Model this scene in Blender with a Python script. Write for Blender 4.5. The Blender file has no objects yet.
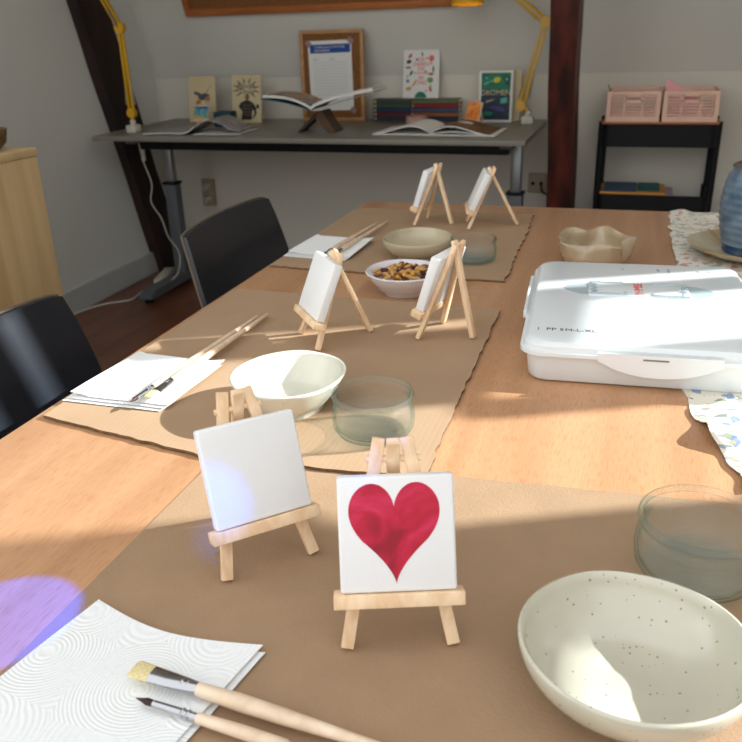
import bpy, bmesh, math, random
from mathutils import Vector, Matrix, noise
random.seed(7)
sc = bpy.context.scene
COL = sc.collection
PI = math.pi
ZT = 0.74                                    # table and desk height

# ---------------------------------------------------------------- camera
F = 800.0
R = Matrix(((0.9507163, -0.0956515, 0.2949394), (0.3085149, 0.3867300, -0.8690561), (-0.0309354, 0.9172190, 0.3971804)))
CP = Vector((0, 0, ZT + 0.40))
cam = bpy.data.cameras.new('camera'); camo = bpy.data.objects.new('camera', cam); COL.objects.link(camo)
camo.matrix_world = Matrix.Translation(CP) @ R.to_4x4()
cam.sensor_width = 36; cam.lens = 36 * F / 742; cam.clip_start = 0.02
cam.dof.use_dof = True; cam.dof.focus_distance = 0.78; cam.dof.aperture_fstop = 13
sc.camera = camo
def at(px, py, z=ZT):
    d = R @ Vector((px - 371, 371 - py, -F)); return CP + d * ((z - CP.z) / d.z)
def atY(px, py, y):
    d = R @ Vector((px - 371, 371 - py, -F)); return CP + d * (y / d.y)

# ---------------------------------------------------------------- materials
def s2l(c):
    return tuple(((v / 255) / 12.92 if v / 255 <= .04045 else ((v / 255 + .055) / 1.055) ** 2.4) for v in c) + (1,)
def mat(name, col, rough=.6, metal=0, bump=0, bscale=200, var=.06, vscale=8, spec=.4, coat=0, trans=0, sheen=0):
    m = bpy.data.materials.new(name); m.use_nodes = True; nt = m.node_tree; N = nt.nodes; L = nt.links
    b = N['Principled BSDF']; b.inputs['Roughness'].default_value = rough; b.inputs['Metallic'].default_value = metal
    b.inputs['Specular IOR Level'].default_value = spec; b.inputs['Coat Weight'].default_value = coat
    b.inputs['Coat Roughness'].default_value = .15
    c = s2l(col)
    tc = N.new('ShaderNodeTexCoord'); nz = N.new('ShaderNodeTexNoise'); nz.inputs['Scale'].default_value = vscale
    nz.inputs['Detail'].default_value = 4
    L.new(tc.outputs['Object'], nz.inputs['Vector'])
    r = N.new('ShaderNodeValToRGB'); r.color_ramp.elements[0].position = .3; r.color_ramp.elements[1].position = .7
    r.color_ramp.elements[0].color = tuple(max(0, v * (1 - var)) for v in c[:3]) + (1,)
    r.color_ramp.elements[1].color = tuple(min(1, v * (1 + var)) for v in c[:3]) + (1,)
    L.new(nz.outputs['Fac'], r.inputs['Fac']); L.new(r.outputs['Color'], b.inputs['Base Color'])
    if bump:
        n2 = N.new('ShaderNodeTexNoise'); n2.inputs['Scale'].default_value = bscale; n2.inputs['Detail'].default_value = 3
        L.new(tc.outputs['Object'], n2.inputs['Vector'])
        bp = N.new('ShaderNodeBump'); bp.inputs['Strength'].default_value = bump; bp.inputs['Distance'].default_value = .002
        L.new(n2.outputs['Fac'], bp.inputs['Height']); L.new(bp.outputs['Normal'], b.inputs['Normal'])
    return m
def wood(name, c1, c2, scale=(40, 3, 40), rough=.5, fleck=None, coat=0, detail=5, dist=.4, p=(.35, .65)):
    m = mat(name, c1, rough, coat=coat); nt = m.node_tree; N = nt.nodes; L = nt.links
    b = N['Principled BSDF']; tc = [n for n in N if n.type == 'TEX_COORD'][0]
    nz = [n for n in N if n.type == 'TEX_NOISE'][0]; r = [n for n in N if n.type == 'VALTORGB'][0]
    mp = N.new('ShaderNodeMapping'); mp.inputs['Scale'].default_value = scale
    L.new(tc.outputs['Object'], mp.inputs['Vector']); L.new(mp.outputs['Vector'], nz.inputs['Vector'])
    nz.inputs['Scale'].default_value = 1; nz.inputs['Detail'].default_value = detail; nz.inputs['Distortion'].default_value = dist
    r.color_ramp.elements[0].color = s2l(c1); r.color_ramp.elements[1].color = s2l(c2)
    r.color_ramp.elements[0].position = p[0]; r.color_ramp.elements[1].position = p[1]
    if fleck:
        n2 = N.new('ShaderNodeTexNoise'); mp2 = N.new('ShaderNodeMapping'); mp2.inputs['Scale'].default_value = fleck
        n2.inputs['Scale'].default_value = 1; n2.inputs['Detail'].default_value = 1
        L.new(tc.outputs['Object'], mp2.inputs['Vector']); L.new(mp2.outputs['Vector'], n2.inputs['Vector'])
        r2 = N.new('ShaderNodeValToRGB'); r2.color_ramp.elements[0].position = .5; r2.color_ramp.elements[1].position = .72
        r2.color_ramp.elements[0].color = (1, 1, 1, 1); r2.color_ramp.elements[1].color = (.84, .78, .70, 1)
        mx = N.new('ShaderNodeMix'); mx.data_type = 'RGBA'; mx.blend_type = 'MULTIPLY'; mx.inputs['Factor'].default_value = 1
        L.new(n2.outputs['Fac'], r2.inputs['Fac']); L.new(r.outputs['Color'], mx.inputs[6]); L.new(r2.outputs['Color'], mx.inputs[7])
        L.new(mx.outputs[2], b.inputs['Base Color'])
    return m
def glass(name, tint=(.80, .95, .92), edge=(.35, .68, .62), rough=.02, ior=1.45):
    m = bpy.data.materials.new(name); m.use_nodes = True; nt = m.node_tree; N = nt.nodes; L = nt.links
    N.remove(N['Principled BSDF']); out = [n for n in N if n.type == 'OUTPUT_MATERIAL'][0]
    tr = N.new('ShaderNodeBsdfTransparent'); gl = N.new('ShaderNodeBsdfGlossy'); gl.inputs['Roughness'].default_value = rough
    lw = N.new('ShaderNodeLayerWeight'); lw.inputs['Blend'].default_value = .35
    cr = N.new('ShaderNodeValToRGB'); cr.color_ramp.elements[0].color = tint + (1,); cr.color_ramp.elements[1].color = edge + (1,)
    cr.color_ramp.elements[0].position = .45; cr.color_ramp.elements[1].position = .97
    pw = N.new('ShaderNodeMath'); pw.operation = 'POWER'; pw.inputs[1].default_value = 2.6; fr = N.new('ShaderNodeMath'); fr.operation = 'MULTIPLY_ADD'; fr.inputs[1].default_value = .6; fr.inputs[2].default_value = .028; L.new(lw.outputs['Facing'], pw.inputs[0]); L.new(pw.outputs[0], fr.inputs[0])
    nz = N.new('ShaderNodeTexNoise'); nz.inputs['Scale'].default_value = 45; bp = N.new('ShaderNodeBump')
    bp.inputs['Strength'].default_value = .5; bp.inputs['Distance'].default_value = .003
    L.new(nz.outputs['Fac'], bp.inputs['Height']); L.new(bp.outputs['Normal'], gl.inputs['Normal'])
    mx = N.new('ShaderNodeMixShader'); L.new(lw.outputs['Facing'], cr.inputs['Fac']); L.new(cr.outputs['Color'], tr.inputs['Color'])
    L.new(fr.outputs[0], mx.inputs['Fac']); L.new(tr.outputs[0], mx.inputs[1]); L.new(gl.outputs[0], mx.inputs[2])
    L.new(mx.outputs[0], out.inputs['Surface'])
    return m
M = {}
M['wall'] = mat('wall_plaster', (212, 206, 192), .9, bump=.15, bscale=60, var=.03, vscale=2)
M['wall_cool'] = mat('wall_plaster_left', (216, 217, 210), .85, bump=.15, bscale=60, var=.03, vscale=1.5)
M['slope'] = mat('slope_plaster', (208, 205, 194), .9, bump=.12, bscale=50, var=.03, vscale=2)
M['floor'] = wood('floor_boards', (92, 52, 34), (128, 78, 52), (9, 2.2, 9), .35, coat=.2)
M['skirting'] = mat('skirting_paint', (186, 188, 186), .5)
M['beam'] = wood('old_timber', (30, 20, 17), (52, 32, 25), (14, 14, 2), .75, detail=8)
M['post'] = wood('red_timber', (40, 16, 11), (92, 36, 22), (18, 18, 1.6), .55, detail=8)
M['table'] = wood('beech_tabletop', (184, 136, 98), (202, 154, 114), (22, 1.3, 22), .42, fleck=(700, 60, 100), coat=.12)
M['pine'] = wood('pine_board', (196, 158, 106), (226, 196, 146), (10, 10, 1.2), .5, dist=1.2)
M['easel'] = wood('pale_easel_wood', (226, 188, 146), (243, 213, 176), (90, 90, 14), .55, dist=.8)
M['handle'] = wood('brush_handle_wood', (218, 190, 160), (236, 212, 184), (60, 60, 60), .4, coat=.2)
M['kraft'] = mat('kraft_paper', (160, 130, 100), .8, bump=.25, bscale=500, var=.05, vscale=30)
M['card_edge'] = mat('torn_card_edge', (112, 84, 58), .9, bump=.6, bscale=300, var=.3, vscale=120)
M['white_plastic'] = mat('white_plastic', (228, 232, 232), .28, var=.01, coat=.2)
M['canvas'] = mat('canvas_cloth', (233, 232, 230), .75, bump=.2, bscale=900, var=.015, vscale=20)
M['ceramic'] = mat('speckled_ceramic', (196, 191, 172), .22, var=.05, vscale=18, coat=.5, spec=.5)
M['ceramic2'] = mat('matt_ceramic', (208, 205, 190), .4, var=.06, vscale=22, coat=.25)
M['ceramic3'] = mat('beige_glaze', (186, 172, 144), .2, var=.09, vscale=14, coat=.5)
M['white_ceramic'] = mat('white_glaze', (226, 220, 222), .2, var=.02, coat=.5)
M['desk'] = mat('desk_laminate', (128, 124, 112), .38, var=.02)
M['steel'] = mat('brushed_steel', (150, 152, 152), .4, metal=.8)
M['greymetal'] = mat('grey_enamel', (88, 92, 96), .5)
M['black'] = mat('black_metal', (15, 15, 17), .6, spec=.25)
M['chair'] = mat('black_blue_plastic', (20, 25, 34), .33, coat=.25)
M['chrome'] = mat('chrome', (190, 190, 192), .18, metal=1)
M['tan_edge'] = mat('worn_edge', (98, 84, 68), .6)
M['yellow'] = mat('yellow_enamel', (208, 158, 22), .4, coat=.2)
M['cream_plastic'] = mat('cream_plastic', (200, 196, 180), .5)
M['beige_plastic'] = mat('beige_socket', (166, 154, 130), .5)
M['pink'] = mat('pink_plastic', (232, 190, 166), .5)
M['pinkcard'] = mat('pink_card', (232, 164, 168), .8)
M['cork'] = mat('cork', (128, 84, 44), .95, bump=.4, bscale=150, var=.22, vscale=90)
M['frame'] = wood('light_frame_wood', (166, 122, 76), (188, 144, 96), (8, 8, 30), .5)
M['oframe'] = wood('orange_frame_wood', (160, 92, 44), (182, 110, 58), (4, 30, 30), .5)
M['paper'] = mat('paper', (226, 224, 218), .85, var=.01)
M['greypaper'] = mat('printed_grey_page', (150, 146, 142), .6, var=.25, vscale=26)
M['cream'] = mat('cream_cover', (206, 188, 148), .7, var=.03)
M['ink'] = mat('ink', (34, 30, 30), .6)
M['greyink'] = mat('grey_ink', (120, 122, 126), .7)
M['blueink'] = mat('blue_ink', (22, 70, 142), .6)
M['red'] = mat('red_ink', (216, 74, 66), .6)
M['bristle'] = wood('bristle_hair', (206, 186, 128), (232, 216, 166), (900, 900, 900), .7)
M['dark_bristle'] = mat('dark_bristle', (52, 22, 20), .5, var=.2)
M['water'] = glass('water', (.99, 1, 1), (.94, .98, .98), .01, 1.33)
M['glass'] = glass('jar_glass', (.99, 1, .998), (.44, .74, .72))
M['glass_thick'] = glass('thick_green_glass', (.97, .997, .997), (.44, .74, .73))
M['bulb'] = mat('bulb', (255, 240, 190), .5)
b = M['bulb'].node_tree.nodes['Principled BSDF']; b.inputs['Emission Color'].default_value = (1, .8, .4, 1); b.inputs['Emission Strength'].default_value = 5
def flat(name, c, rough=.65): 
    if name not in M: M[name] = mat(name, c, rough, var=.08, vscale=30)
    return M[name]

# speckles on the glazed bowls
def speckle(m, scale=160, th=.10, dark=(96, 78, 58)):
    nt = m.node_tree; N = nt.nodes; L = nt.links; b = N['Principled BSDF']
    src = b.inputs['Base Color'].links[0].from_socket; tc = [n for n in N if n.type == 'TEX_COORD'][0]
    v = N.new('ShaderNodeTexVoronoi'); v.inputs['Scale'].default_value = scale; L.new(tc.outputs['Object'], v.inputs['Vector'])
    sz = N.new('ShaderNodeSeparateColor'); L.new(v.outputs['Color'], sz.inputs[0])
    a = N.new('ShaderNodeMath'); a.operation = 'MULTIPLY'; a.inputs[1].default_value = th * 2.2; L.new(sz.outputs[0], a.inputs[0])
    s = N.new('ShaderNodeMath'); s.operation = 'SUBTRACT'; L.new(a.outputs[0], s.inputs[0]); s.inputs[1].default_value = th * 1.0
    lt = N.new('ShaderNodeMath'); lt.operation = 'LESS_THAN'; L.new(v.outputs['Distance'], lt.inputs[0]); L.new(s.outputs[0], lt.inputs[1])
    f = N.new('ShaderNodeMath'); f.operation = 'MULTIPLY'; f.inputs[1].default_value = .6; L.new(lt.outputs[0], f.inputs[0])
    mx = N.new('ShaderNodeMix'); mx.data_type = 'RGBA'; L.new(f.outputs[0], mx.inputs['Factor'])
    L.new(src, mx.inputs[6]); mx.inputs[7].default_value = s2l(dark); L.new(mx.outputs[2], b.inputs['Base Color'])
speckle(M['ceramic'], 230, .2); speckle(M['ceramic2'], 150, .09)

# corrugated kraft card
def corrugated(name, col, scale, rot):
    m = mat(name, col, .85, var=.05, vscale=12); nt = m.node_tree; N = nt.nodes; L = nt.links; b = N['Principled BSDF']
    tc = [n for n in N if n.type == 'TEX_COORD'][0]; mp = N.new('ShaderNodeMapping'); mp.inputs['Rotation'].default_value = (0, 0, rot)
    w = N.new('ShaderNodeTexWave'); w.inputs['Scale'].default_value = scale; w.inputs['Distortion'].default_value = .4
    L.new(tc.outputs['Object'], mp.inputs[0]); L.new(mp.outputs[0], w.inputs['Vector'])
    bp = N.new('ShaderNodeBump'); bp.inputs['Strength'].default_value = .06; bp.inputs['Distance'].default_value = .0012
    L.new(w.outputs['Fac'], bp.inputs['Height']); L.new(bp.outputs['Normal'], b.inputs['Normal'])
    return m
M['card'] = corrugated('corrugated_card', (166, 136, 106), 50, .0)
# quilted paper towel
def towel(name, rgb=(238, 238, 236)):
    m = mat(name, rgb, .9, var=.01); nt = m.node_tree; N = nt.nodes; L = nt.links; b = N['Principled BSDF']
    tc = [n for n in N if n.type == 'TEX_COORD'][0]
    v = N.new('ShaderNodeTexVoronoi'); v.inputs['Scale'].default_value = 16; v.inputs['Randomness'].default_value = .55; L.new(tc.outputs['Object'], v.inputs['Vector'])
    mu = N.new('ShaderNodeMath'); mu.operation = 'MULTIPLY'; mu.inputs[1].default_value = 150; L.new(v.outputs['Distance'], mu.inputs[0])
    si = N.new('ShaderNodeMath'); si.operation = 'SINE'; L.new(mu.outputs[0], si.inputs[0])
    v2 = N.new('ShaderNodeTexVoronoi'); v2.inputs['Scale'].default_value = 330; L.new(tc.outputs['Object'], v2.inputs['Vector'])
    ad = N.new('ShaderNodeMath'); ad.operation = 'SUBTRACT'; L.new(si.outputs[0], ad.inputs[0]); L.new(v2.outputs['Distance'], ad.inputs[1])
    bp = N.new('ShaderNodeBump'); bp.inputs['Strength'].default_value = .32; bp.inputs['Distance'].default_value = .0005
    L.new(ad.outputs[0], bp.inputs['Height']); L.new(bp.outputs['Normal'], b.inputs['Normal'])
    b.inputs['Subsurface Weight'].default_value = 0
    return m
M['towel'] = towel('paper_towel')
# floral cloth
def floral():
    m = mat('floral_cloth', (226, 220, 206), .9, bump=.3, bscale=700, var=.03); nt = m.node_tree; N = nt.nodes; L = nt.links; b = N['Principled BSDF']
    tc = [n for n in N if n.type == 'TEX_COORD'][0]; cur = b.inputs['Base Color'].links[0].from_socket
    nz = N.new('ShaderNodeTexNoise'); nz.inputs['Scale'].default_value = 60; L.new(tc.outputs['Object'], nz.inputs['Vector'])
    for k, (scale, th, cols, st) in enumerate([(50, .32, [(96, 120, 84), (140, 138, 92), (86, 118, 130), (120, 104, 70)], (1, 2.4, 1)),
                                         (44, .28, [(206, 104, 74), (222, 158, 70), (90, 130, 180), (196, 92, 92)], (1.5, 1, 1)),
                                         (95, .20, [(110, 130, 96), (200, 130, 90), (120, 120, 120), (214, 190, 90)], (1, 1, 1))]):
        mp = N.new('ShaderNodeMapping'); mp.inputs['Scale'].default_value = st; mp.inputs['Location'].default_value = (k * 3.3, k * 1.7, 0); mp.inputs['Rotation'].default_value = (0, 0, .6 * k)
        ad = N.new('ShaderNodeVectorMath'); ad.operation = 'MULTIPLY_ADD'; ad.inputs[1].default_value = (.02, .02, 0)
        L.new(nz.outputs['Color'], ad.inputs[0]); L.new(tc.outputs['Object'], ad.inputs[2]); L.new(ad.outputs[0], mp.inputs[0])
        v = N.new('ShaderNodeTexVoronoi'); v.inputs['Scale'].default_value = scale; L.new(mp.outputs[0], v.inputs['Vector'])
        s = N.new('ShaderNodeSeparateColor'); L.new(v.outputs['Color'], s.inputs[0])
        r = N.new('ShaderNodeValToRGB'); r.color_ramp.interpolation = 'CONSTANT'
        for i, c in enumerate(cols):
            e = r.color_ramp.elements[i] if i < 2 else r.color_ramp.elements.new(i * .25)
            e.position = i * .25; e.color = s2l(c)
        L.new(s.outputs[0], r.inputs['Fac'])
        g = N.new('ShaderNodeMath'); g.operation = 'MULTIPLY'; g.inputs[1].default_value = th * 1.6; L.new(s.outputs[1], g.inputs[0])
        lt = N.new('ShaderNodeMath'); lt.operation = 'LESS_THAN'; L.new(v.outputs['Distance'], lt.inputs[0]); L.new(g.outputs[0], lt.inputs[1])
        f = N.new('ShaderNodeMath'); f.operation = 'MULTIPLY'; f.inputs[1].default_value = .7; L.new(lt.outputs[0], f.inputs[0])
        mx = N.new('ShaderNodeMix'); mx.data_type = 'RGBA'; L.new(f.outputs[0], mx.inputs['Factor']); L.new(cur, mx.inputs[6]); L.new(r.outputs['Color'], mx.inputs[7])
        cur = mx.outputs[2]
    L.new(cur, b.inputs['Base Color']); return m
M['floral'] = floral()
# picture on a printed page: noise blotches in two or three colours
def blotch(name, cols, scale=14, rough=.5):
    m = mat(name, cols[0], rough); nt = m.node_tree; N = nt.nodes; r = [n for n in N if n.type == 'VALTORGB'][0]
    nz = [n for n in N if n.type == 'TEX_NOISE'][0]; nz.inputs['Scale'].default_value = scale; nz.inputs['Distortion'].default_value = 1
    n = len(cols); 
    for i, c in enumerate(cols):
        e = r.color_ramp.elements[i] if i < 2 else r.color_ramp.elements.new(.5)
    for i, c in enumerate(cols):
        e = r.color_ramp.elements[i]; e.position = .34 + .32 * i / (n - 1)
        e.color = s2l(c)
    return m
M['heart'] = blotch('watercolour_red', [(148, 14, 38), (186, 20, 54), (206, 44, 84)], 34, .6)
M['brown_photo'] = blotch('brown_photograph', [(40, 28, 18), (128, 78, 34), (104, 60, 24)], 30)
M['colour_photo'] = blotch('colour_photograph', [(60, 74, 110), (182, 164, 128), (170, 96, 70)], 24)
M['green_art'] = blotch('green_cover_art', [(14, 84, 62), (22, 120, 84), (10, 60, 60)], 16)
M['navy_art'] = blotch('navy_cover_art', [(14, 26, 40), (24, 40, 66), (12, 60, 54)], 22)
M['orange_art'] = blotch('orange_painting', [(214, 90, 40), (232, 140, 60), (226, 186, 110)], 40)
M['sea_art'] = blotch('blue_yellow_painting', [(60, 130, 160), (110, 170, 170), (200, 180, 90)], 26)
M['plaid'] = blotch('plaid_tin', [(150, 96, 96), (190, 158, 136), (170, 120, 110)], 60)
M['vase'] = blotch('blue_glaze', [(76, 96, 116), (112, 130, 144), (92, 110, 124)], 12, .3)
M['plate'] = blotch('amber_glaze', [(150, 120, 80), (184, 164, 124), (196, 186, 160)], 10, .15)

# ---------------------------------------------------------------- mesh helpers
def finish(name, bm, mats, parent=None, smooth=True, ang=35):
    me = bpy.data.meshes.new(name); bmesh.ops.recalc_face_normals(bm, faces=bm.faces[:]); bm.to_mesh(me); bm.free()
    for m in (mats if isinstance(mats, (list, tuple)) else [mats]): me.materials.append(M[m] if isinstance(m, str) else m)
    if smooth:
        for p in me.polygons: p.use_smooth = True
        me.set_sharp_from_angle(angle=math.radians(ang))
    o = bpy.data.objects.new(name, me); COL.objects.link(o)
    if parent is not None: o.parent = parent
    return o
def box(bm, c, s, rot=None, bev=0, mi=0, seg=2):
    mt = Matrix.Translation(c) @ (rot.to_4x4() if rot is not None else Matrix.Identity(4)) @ Matrix.Diagonal((s[0], s[1], s[2], 1))
    r = bmesh.ops.create_cube(bm, size=1, matrix=mt); vs = r['verts']
    fs = set(f for v in vs for f in v.link_faces)
    for f in fs: f.material_index = mi
    if bev:
        es = list(set(e for v in vs for e in v.link_edges))
        r = bmesh.ops.bevel(bm, geom=es, offset=bev, segments=seg, affect='EDGES', profile=.5)
        for f in r['faces']: f.material_index = mi
def bar(bm, a, b, w, d, up=Vector((0, 0, 1)), bev=0, mi=0):
    a = Vector(a); b = Vector(b); z = (b - a).normalized(); x = up.cross(z)
    if x.length < 1e-4: x = Vector((1, 0, 0))
    x.normalize(); y = z.cross(x); rot = Matrix((x, y, z)).transposed()
    box(bm, (a + b) / 2, (w, d, (b - a).length), rot, bev, mi)
def tube(bm, pts, rad, n=10, mi=0, flat_=1.0, cap=True):
    pts = [Vector(p) for p in pts]; rad = rad if isinstance(rad, (list, tuple)) else [rad] * len(pts); rings = []; pu = None
    for i, p in enumerate(pts):
        t = (pts[min(i + 1, len(pts) - 1)] - pts[max(i - 1, 0)]).normalized()
        if pu is None:
            u = t.cross(Vector((0, 0, 1))); u = u if u.length > 1e-3 else Vector((1, 0, 0))
        else: u = pu - t * pu.dot(t)
        u.normalize(); pu = u; w = t.cross(u)
        fl = flat_[i] if isinstance(flat_, (list, tuple)) else flat_
        rings.append([bm.verts.new(p + (u * math.cos(2 * PI * k / n) + w * math.sin(2 * PI * k / n) * fl) * rad[i]) for k in range(n)])
    for a, b_ in zip(rings, rings[1:]):
        for k in range(n):
            f = bm.faces.new((a[k], a[(k + 1) % n], b_[(k + 1) % n], b_[k])); f.material_index = mi
    if cap:
        for r in (rings[0], rings[-1]):
            f = bm.faces.new(r); f.material_index = mi
def lathe(bm, prof, n=48, c=(0, 0, 0), wob=0, seed=0, mi=0, fn=None):
    c = Vector(c); rings = []
    for (r, z) in prof:
        if r < 1e-6: rings.append([bm.verts.new(c + Vector((0, 0, z)))]); continue
        rg = []
        for k in range(n):
            a = 2 * PI * k / n; rr = r; zz = z
            if wob:
                q = noise.noise(Vector((math.cos(a) * 1.3 + seed, math.sin(a) * 1.3, z * 8))); rr *= 1 + wob * q; zz += wob * .04 * q * (z > .01)
            if fn: rr, zz = fn(a, rr, zz)
            rg.append(bm.verts.new(c + Vector((math.cos(a) * rr, math.sin(a) * rr, zz))))
        rings.append(rg)
    for a, b_ in zip(rings, rings[1:]):
        for k in range(n):
            k2 = (k + 1) % n
            if len(a) == 1 and len(b_) == 1: continue
            if len(a) == 1: f = bm.faces.new((a[0], b_[k2], b_[k]))
            elif len(b_) == 1: f = bm.faces.new((a[k], a[k2], b_[0]))
            else: f = bm.faces.new((a[k], a[k2], b_[k2], b_[k]))
            f.material_index = mi
def sheet(bm, fn, nu, nv, th, mi=0, mi_side=None):
    """fn(u,v)->top point; closed slab th thick below it"""
    T = [[bm.verts.new(fn(i / nu, j / nv)) for j in range(nv + 1)] for i in range(nu + 1)]
    B = [[bm.verts.new(T[i][j].co - Vector((0, 0, th))) for j in range(nv + 1)] for i in range(nu + 1)]
    ms = mi if mi_side is None else mi_side
    for i in range(nu):
        for j in range(nv):
            bm.faces.new((T[i][j], T[i + 1][j], T[i + 1][j + 1], T[i][j + 1])).material_index = mi
            bm.faces.new((B[i][j], B[i][j + 1], B[i + 1][j + 1], B[i + 1][j])).material_index = mi
    for i in range(nu):
        bm.faces.new((T[i][0], B[i][0], B[i + 1][0], T[i + 1][0])).material_index = ms
        bm.faces.new((T[i][nv], T[i + 1][nv], B[i + 1][nv], B[i][nv])).material_index = ms
    for j in range(nv):
        bm.faces.new((T[0][j], T[0][j + 1], B[0][j + 1], B[0][j])).material_index = ms
        bm.faces.new((T[nu][j], B[nu][j], B[nu][j + 1], T[nu][j + 1])).material_index = ms
def prism(bm, pts, z0, z1, mi=0, mi_side=None, mtx=None):
    ms = mi if mi_side is None else mi_side
    f_ = (lambda p: mtx @ Vector(p)) if mtx is not None else Vector
    a = [bm.verts.new(f_((x, y, z0))) for x, y in pts]; b_ = [bm.verts.new(f_((x, y, z1))) for x, y in pts]
    bm.faces.new(a[::-1]).material_index = mi; bm.faces.new(b_).material_index = mi
    for i in range(len(pts)):
        j = (i + 1) % len(pts); bm.faces.new((a[i], a[j], b_[j], b_[i])).material_index = ms
def tag(o, label=None, cat=None, group=None, kind=None):
    if label: o['label'] = label
    if cat: o['category'] = cat
    if group: o['group'] = group
    if kind: o['kind'] = kind
    return o
def thing(name, label, cat, loc=(0, 0, 0), rz=0, group=None, mtx=None):
    o = bpy.data.objects.new(name, None); COL.objects.link(o); o.empty_display_size = .02
    if mtx is not None: o.matrix_world = mtx
    else: o.location = loc; o.rotation_euler = (0, 0, rz)
    return tag(o, label, cat, group)
def part(name, parent, mats, fn, smooth=True, ang=35):
    bm = bmesh.new(); fn(bm); return finish(name, bm, mats, parent, smooth, ang)
def bxp(name, parent, mats, c, s, bev=0, rot=None): return part(name, parent, mats, lambda bm: box(bm, c, s, rot, bev))
def copy_tree(o, parent=None):
    c = o.copy(); COL.objects.link(c)
    if parent is not None: c.parent = parent; c.matrix_parent_inverse = o.matrix_parent_inverse
    for ch in list(o.children): copy_tree(ch, c)
    return c
def text(name, parent, s, size, mtx, m, ext=.0004, align='CENTER', sx=1):
    cu = bpy.data.curves.new('t', 'FONT'); cu.body = s; cu.size = size; cu.extrude = ext; cu.align_x = align; cu.align_y = 'CENTER'; cu.resolution_u = 2
    t = bpy.data.objects.new('t', cu); COL.objects.link(t); bpy.context.view_layer.update()
    me = bpy.data.meshes.new_from_object(t.evaluated_get(bpy.context.evaluated_depsgraph_get())); bpy.data.objects.remove(t)
    me.transform(mtx @ Matrix.Diagonal((sx, 1, 1, 1))); me.materials.clear(); me.materials.append(M[m]); me.name = name
    o = bpy.data.objects.new(name, me); COL.objects.link(o); o.parent = parent; return o
RX90 = Matrix.Rotation(PI / 2, 4, 'X')          # lays xy art onto a front (-Y) face
T = Matrix.Translation
def struct(name, fn, m, smooth=False): 
    o = part(name, None, m, fn, smooth); o['kind'] = 'structure'; return o

# ---------------------------------------------------------------- the setting
XL, YB, XR, Y0 = -2.336, 3.69, 1.6, -1.2
KZ, KY = .925, 3.69                       # knee wall height
SL = (3.69 - 3.567) / (1.28 - .925)       # slope: y falls per z
ztop = 2.65; ytop = KY - SL * (ztop - KZ)
struct('floor', lambda bm: box(bm, ((XL + XR) / 2, (Y0 + YB) / 2, -.03), (XR - XL + .2, YB - Y0 + .2, .06)), 'floor')
struct('wall_back', lambda bm: box(bm, ((XL + XR) / 2, YB + .04, KZ / 2), (XR - XL + .2, .08, KZ)), 'wall')
def slope_(bm):
    prism(bm, [(KY, KZ), (ytop, ztop), (ytop + .3, ztop), (KY + .08, KZ)], XL - .1, XR + .1, mtx=Matrix(((0, 0, 1, 0), (1, 0, 0, 0), (0, 1, 0, 0), (0, 0, 0, 1))))
struct('wall_attic_slope', slope_, 'slope')
struct('ceiling', lambda bm: box(bm, ((XL + XR) / 2, (ytop + 1.0) / 2 + .1, ztop + .03), (XR - XL + .2, ytop - 1.0 + .2, .06)), 'slope')
struct('wall_left', lambda bm: box(bm, (XL - .04, (Y0 + YB) / 2, ztop / 2), (.08, YB - Y0, ztop)), 'wall_cool')
struct('baseboard_left', lambda bm: box(bm, (XL + .008, (Y0 + YB) / 2, .055), (.016, YB - Y0, .11), bev=.003), 'skirting')
struct('baseboard_back', lambda bm: box(bm, ((XL + XR) / 2, YB - .008, .055), (XR - XL, .016, .11), bev=.003), 'skirting')
# unseen right wall; window openings and bars shaped to cut the sun patches
AZ, EL = math.radians(25), math.radians(27)
def wy(v): return (v + math.sin(AZ) * XR) / math.cos(AZ)
wz0, wz1 = 1.30, 2.2
WB = [(wy(.27), wy(.435)), (wy(.57), wy(1.10))]
def wr(bm):
    ys = [Y0] + [v for w in WB for v in w] + [YB]
    box(bm, (XR + .04, (Y0 + YB) / 2, wz0 / 2), (.08, YB - Y0, wz0)); box(bm, (XR + .04, (Y0 + YB) / 2, (wz1 + ztop) / 2), (.08, YB - Y0, ztop - wz1))
    for i in range(0, len(ys), 2): box(bm, (XR + .04, (ys[i] + ys[i + 1]) / 2, (wz0 + wz1) / 2), (.08, ys[i + 1] - ys[i], wz1 - wz0))
struct('wall_right', wr, 'wall')
def win1(bm):
    for a, b_, z0, z1 in ((.57, .594, 1.76, wz1), (.604, .622, 1.80, wz1), (1.0, 1.045, wz0, wz1), (.82, 1.0, 1.75, 1.87), (.785, .82, wz0, 1.75)): box(bm, (XR + .04, (wy(a) + wy(b_)) / 2, (z0 + z1) / 2), (.04, wy(b_) - wy(a), z1 - z0))
    for z in (wz0 + .01, wz1 - .01): box(bm, (XR + .04, sum(WB[1]) / 2, z), (.05, WB[1][1] - WB[1][0], .02))
struct('window_gobo_1', win1, 'skirting')  # bars and blocks added for the shade they throw on the table
def win2(bm):
    for z in (wz0 + .01, wz1 - .01): box(bm, (XR + .04, sum(WB[0]) / 2, z), (.05, WB[0][1] - WB[0][0], .02))
    box(bm, (XR + .04, sum(WB[0]) / 2, 1.94), (.04, WB[0][1] - WB[0][0], .50))
struct('window_gobo_2', win2, 'skirting')  # upper board added to hold this sun patch to the near right
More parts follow.
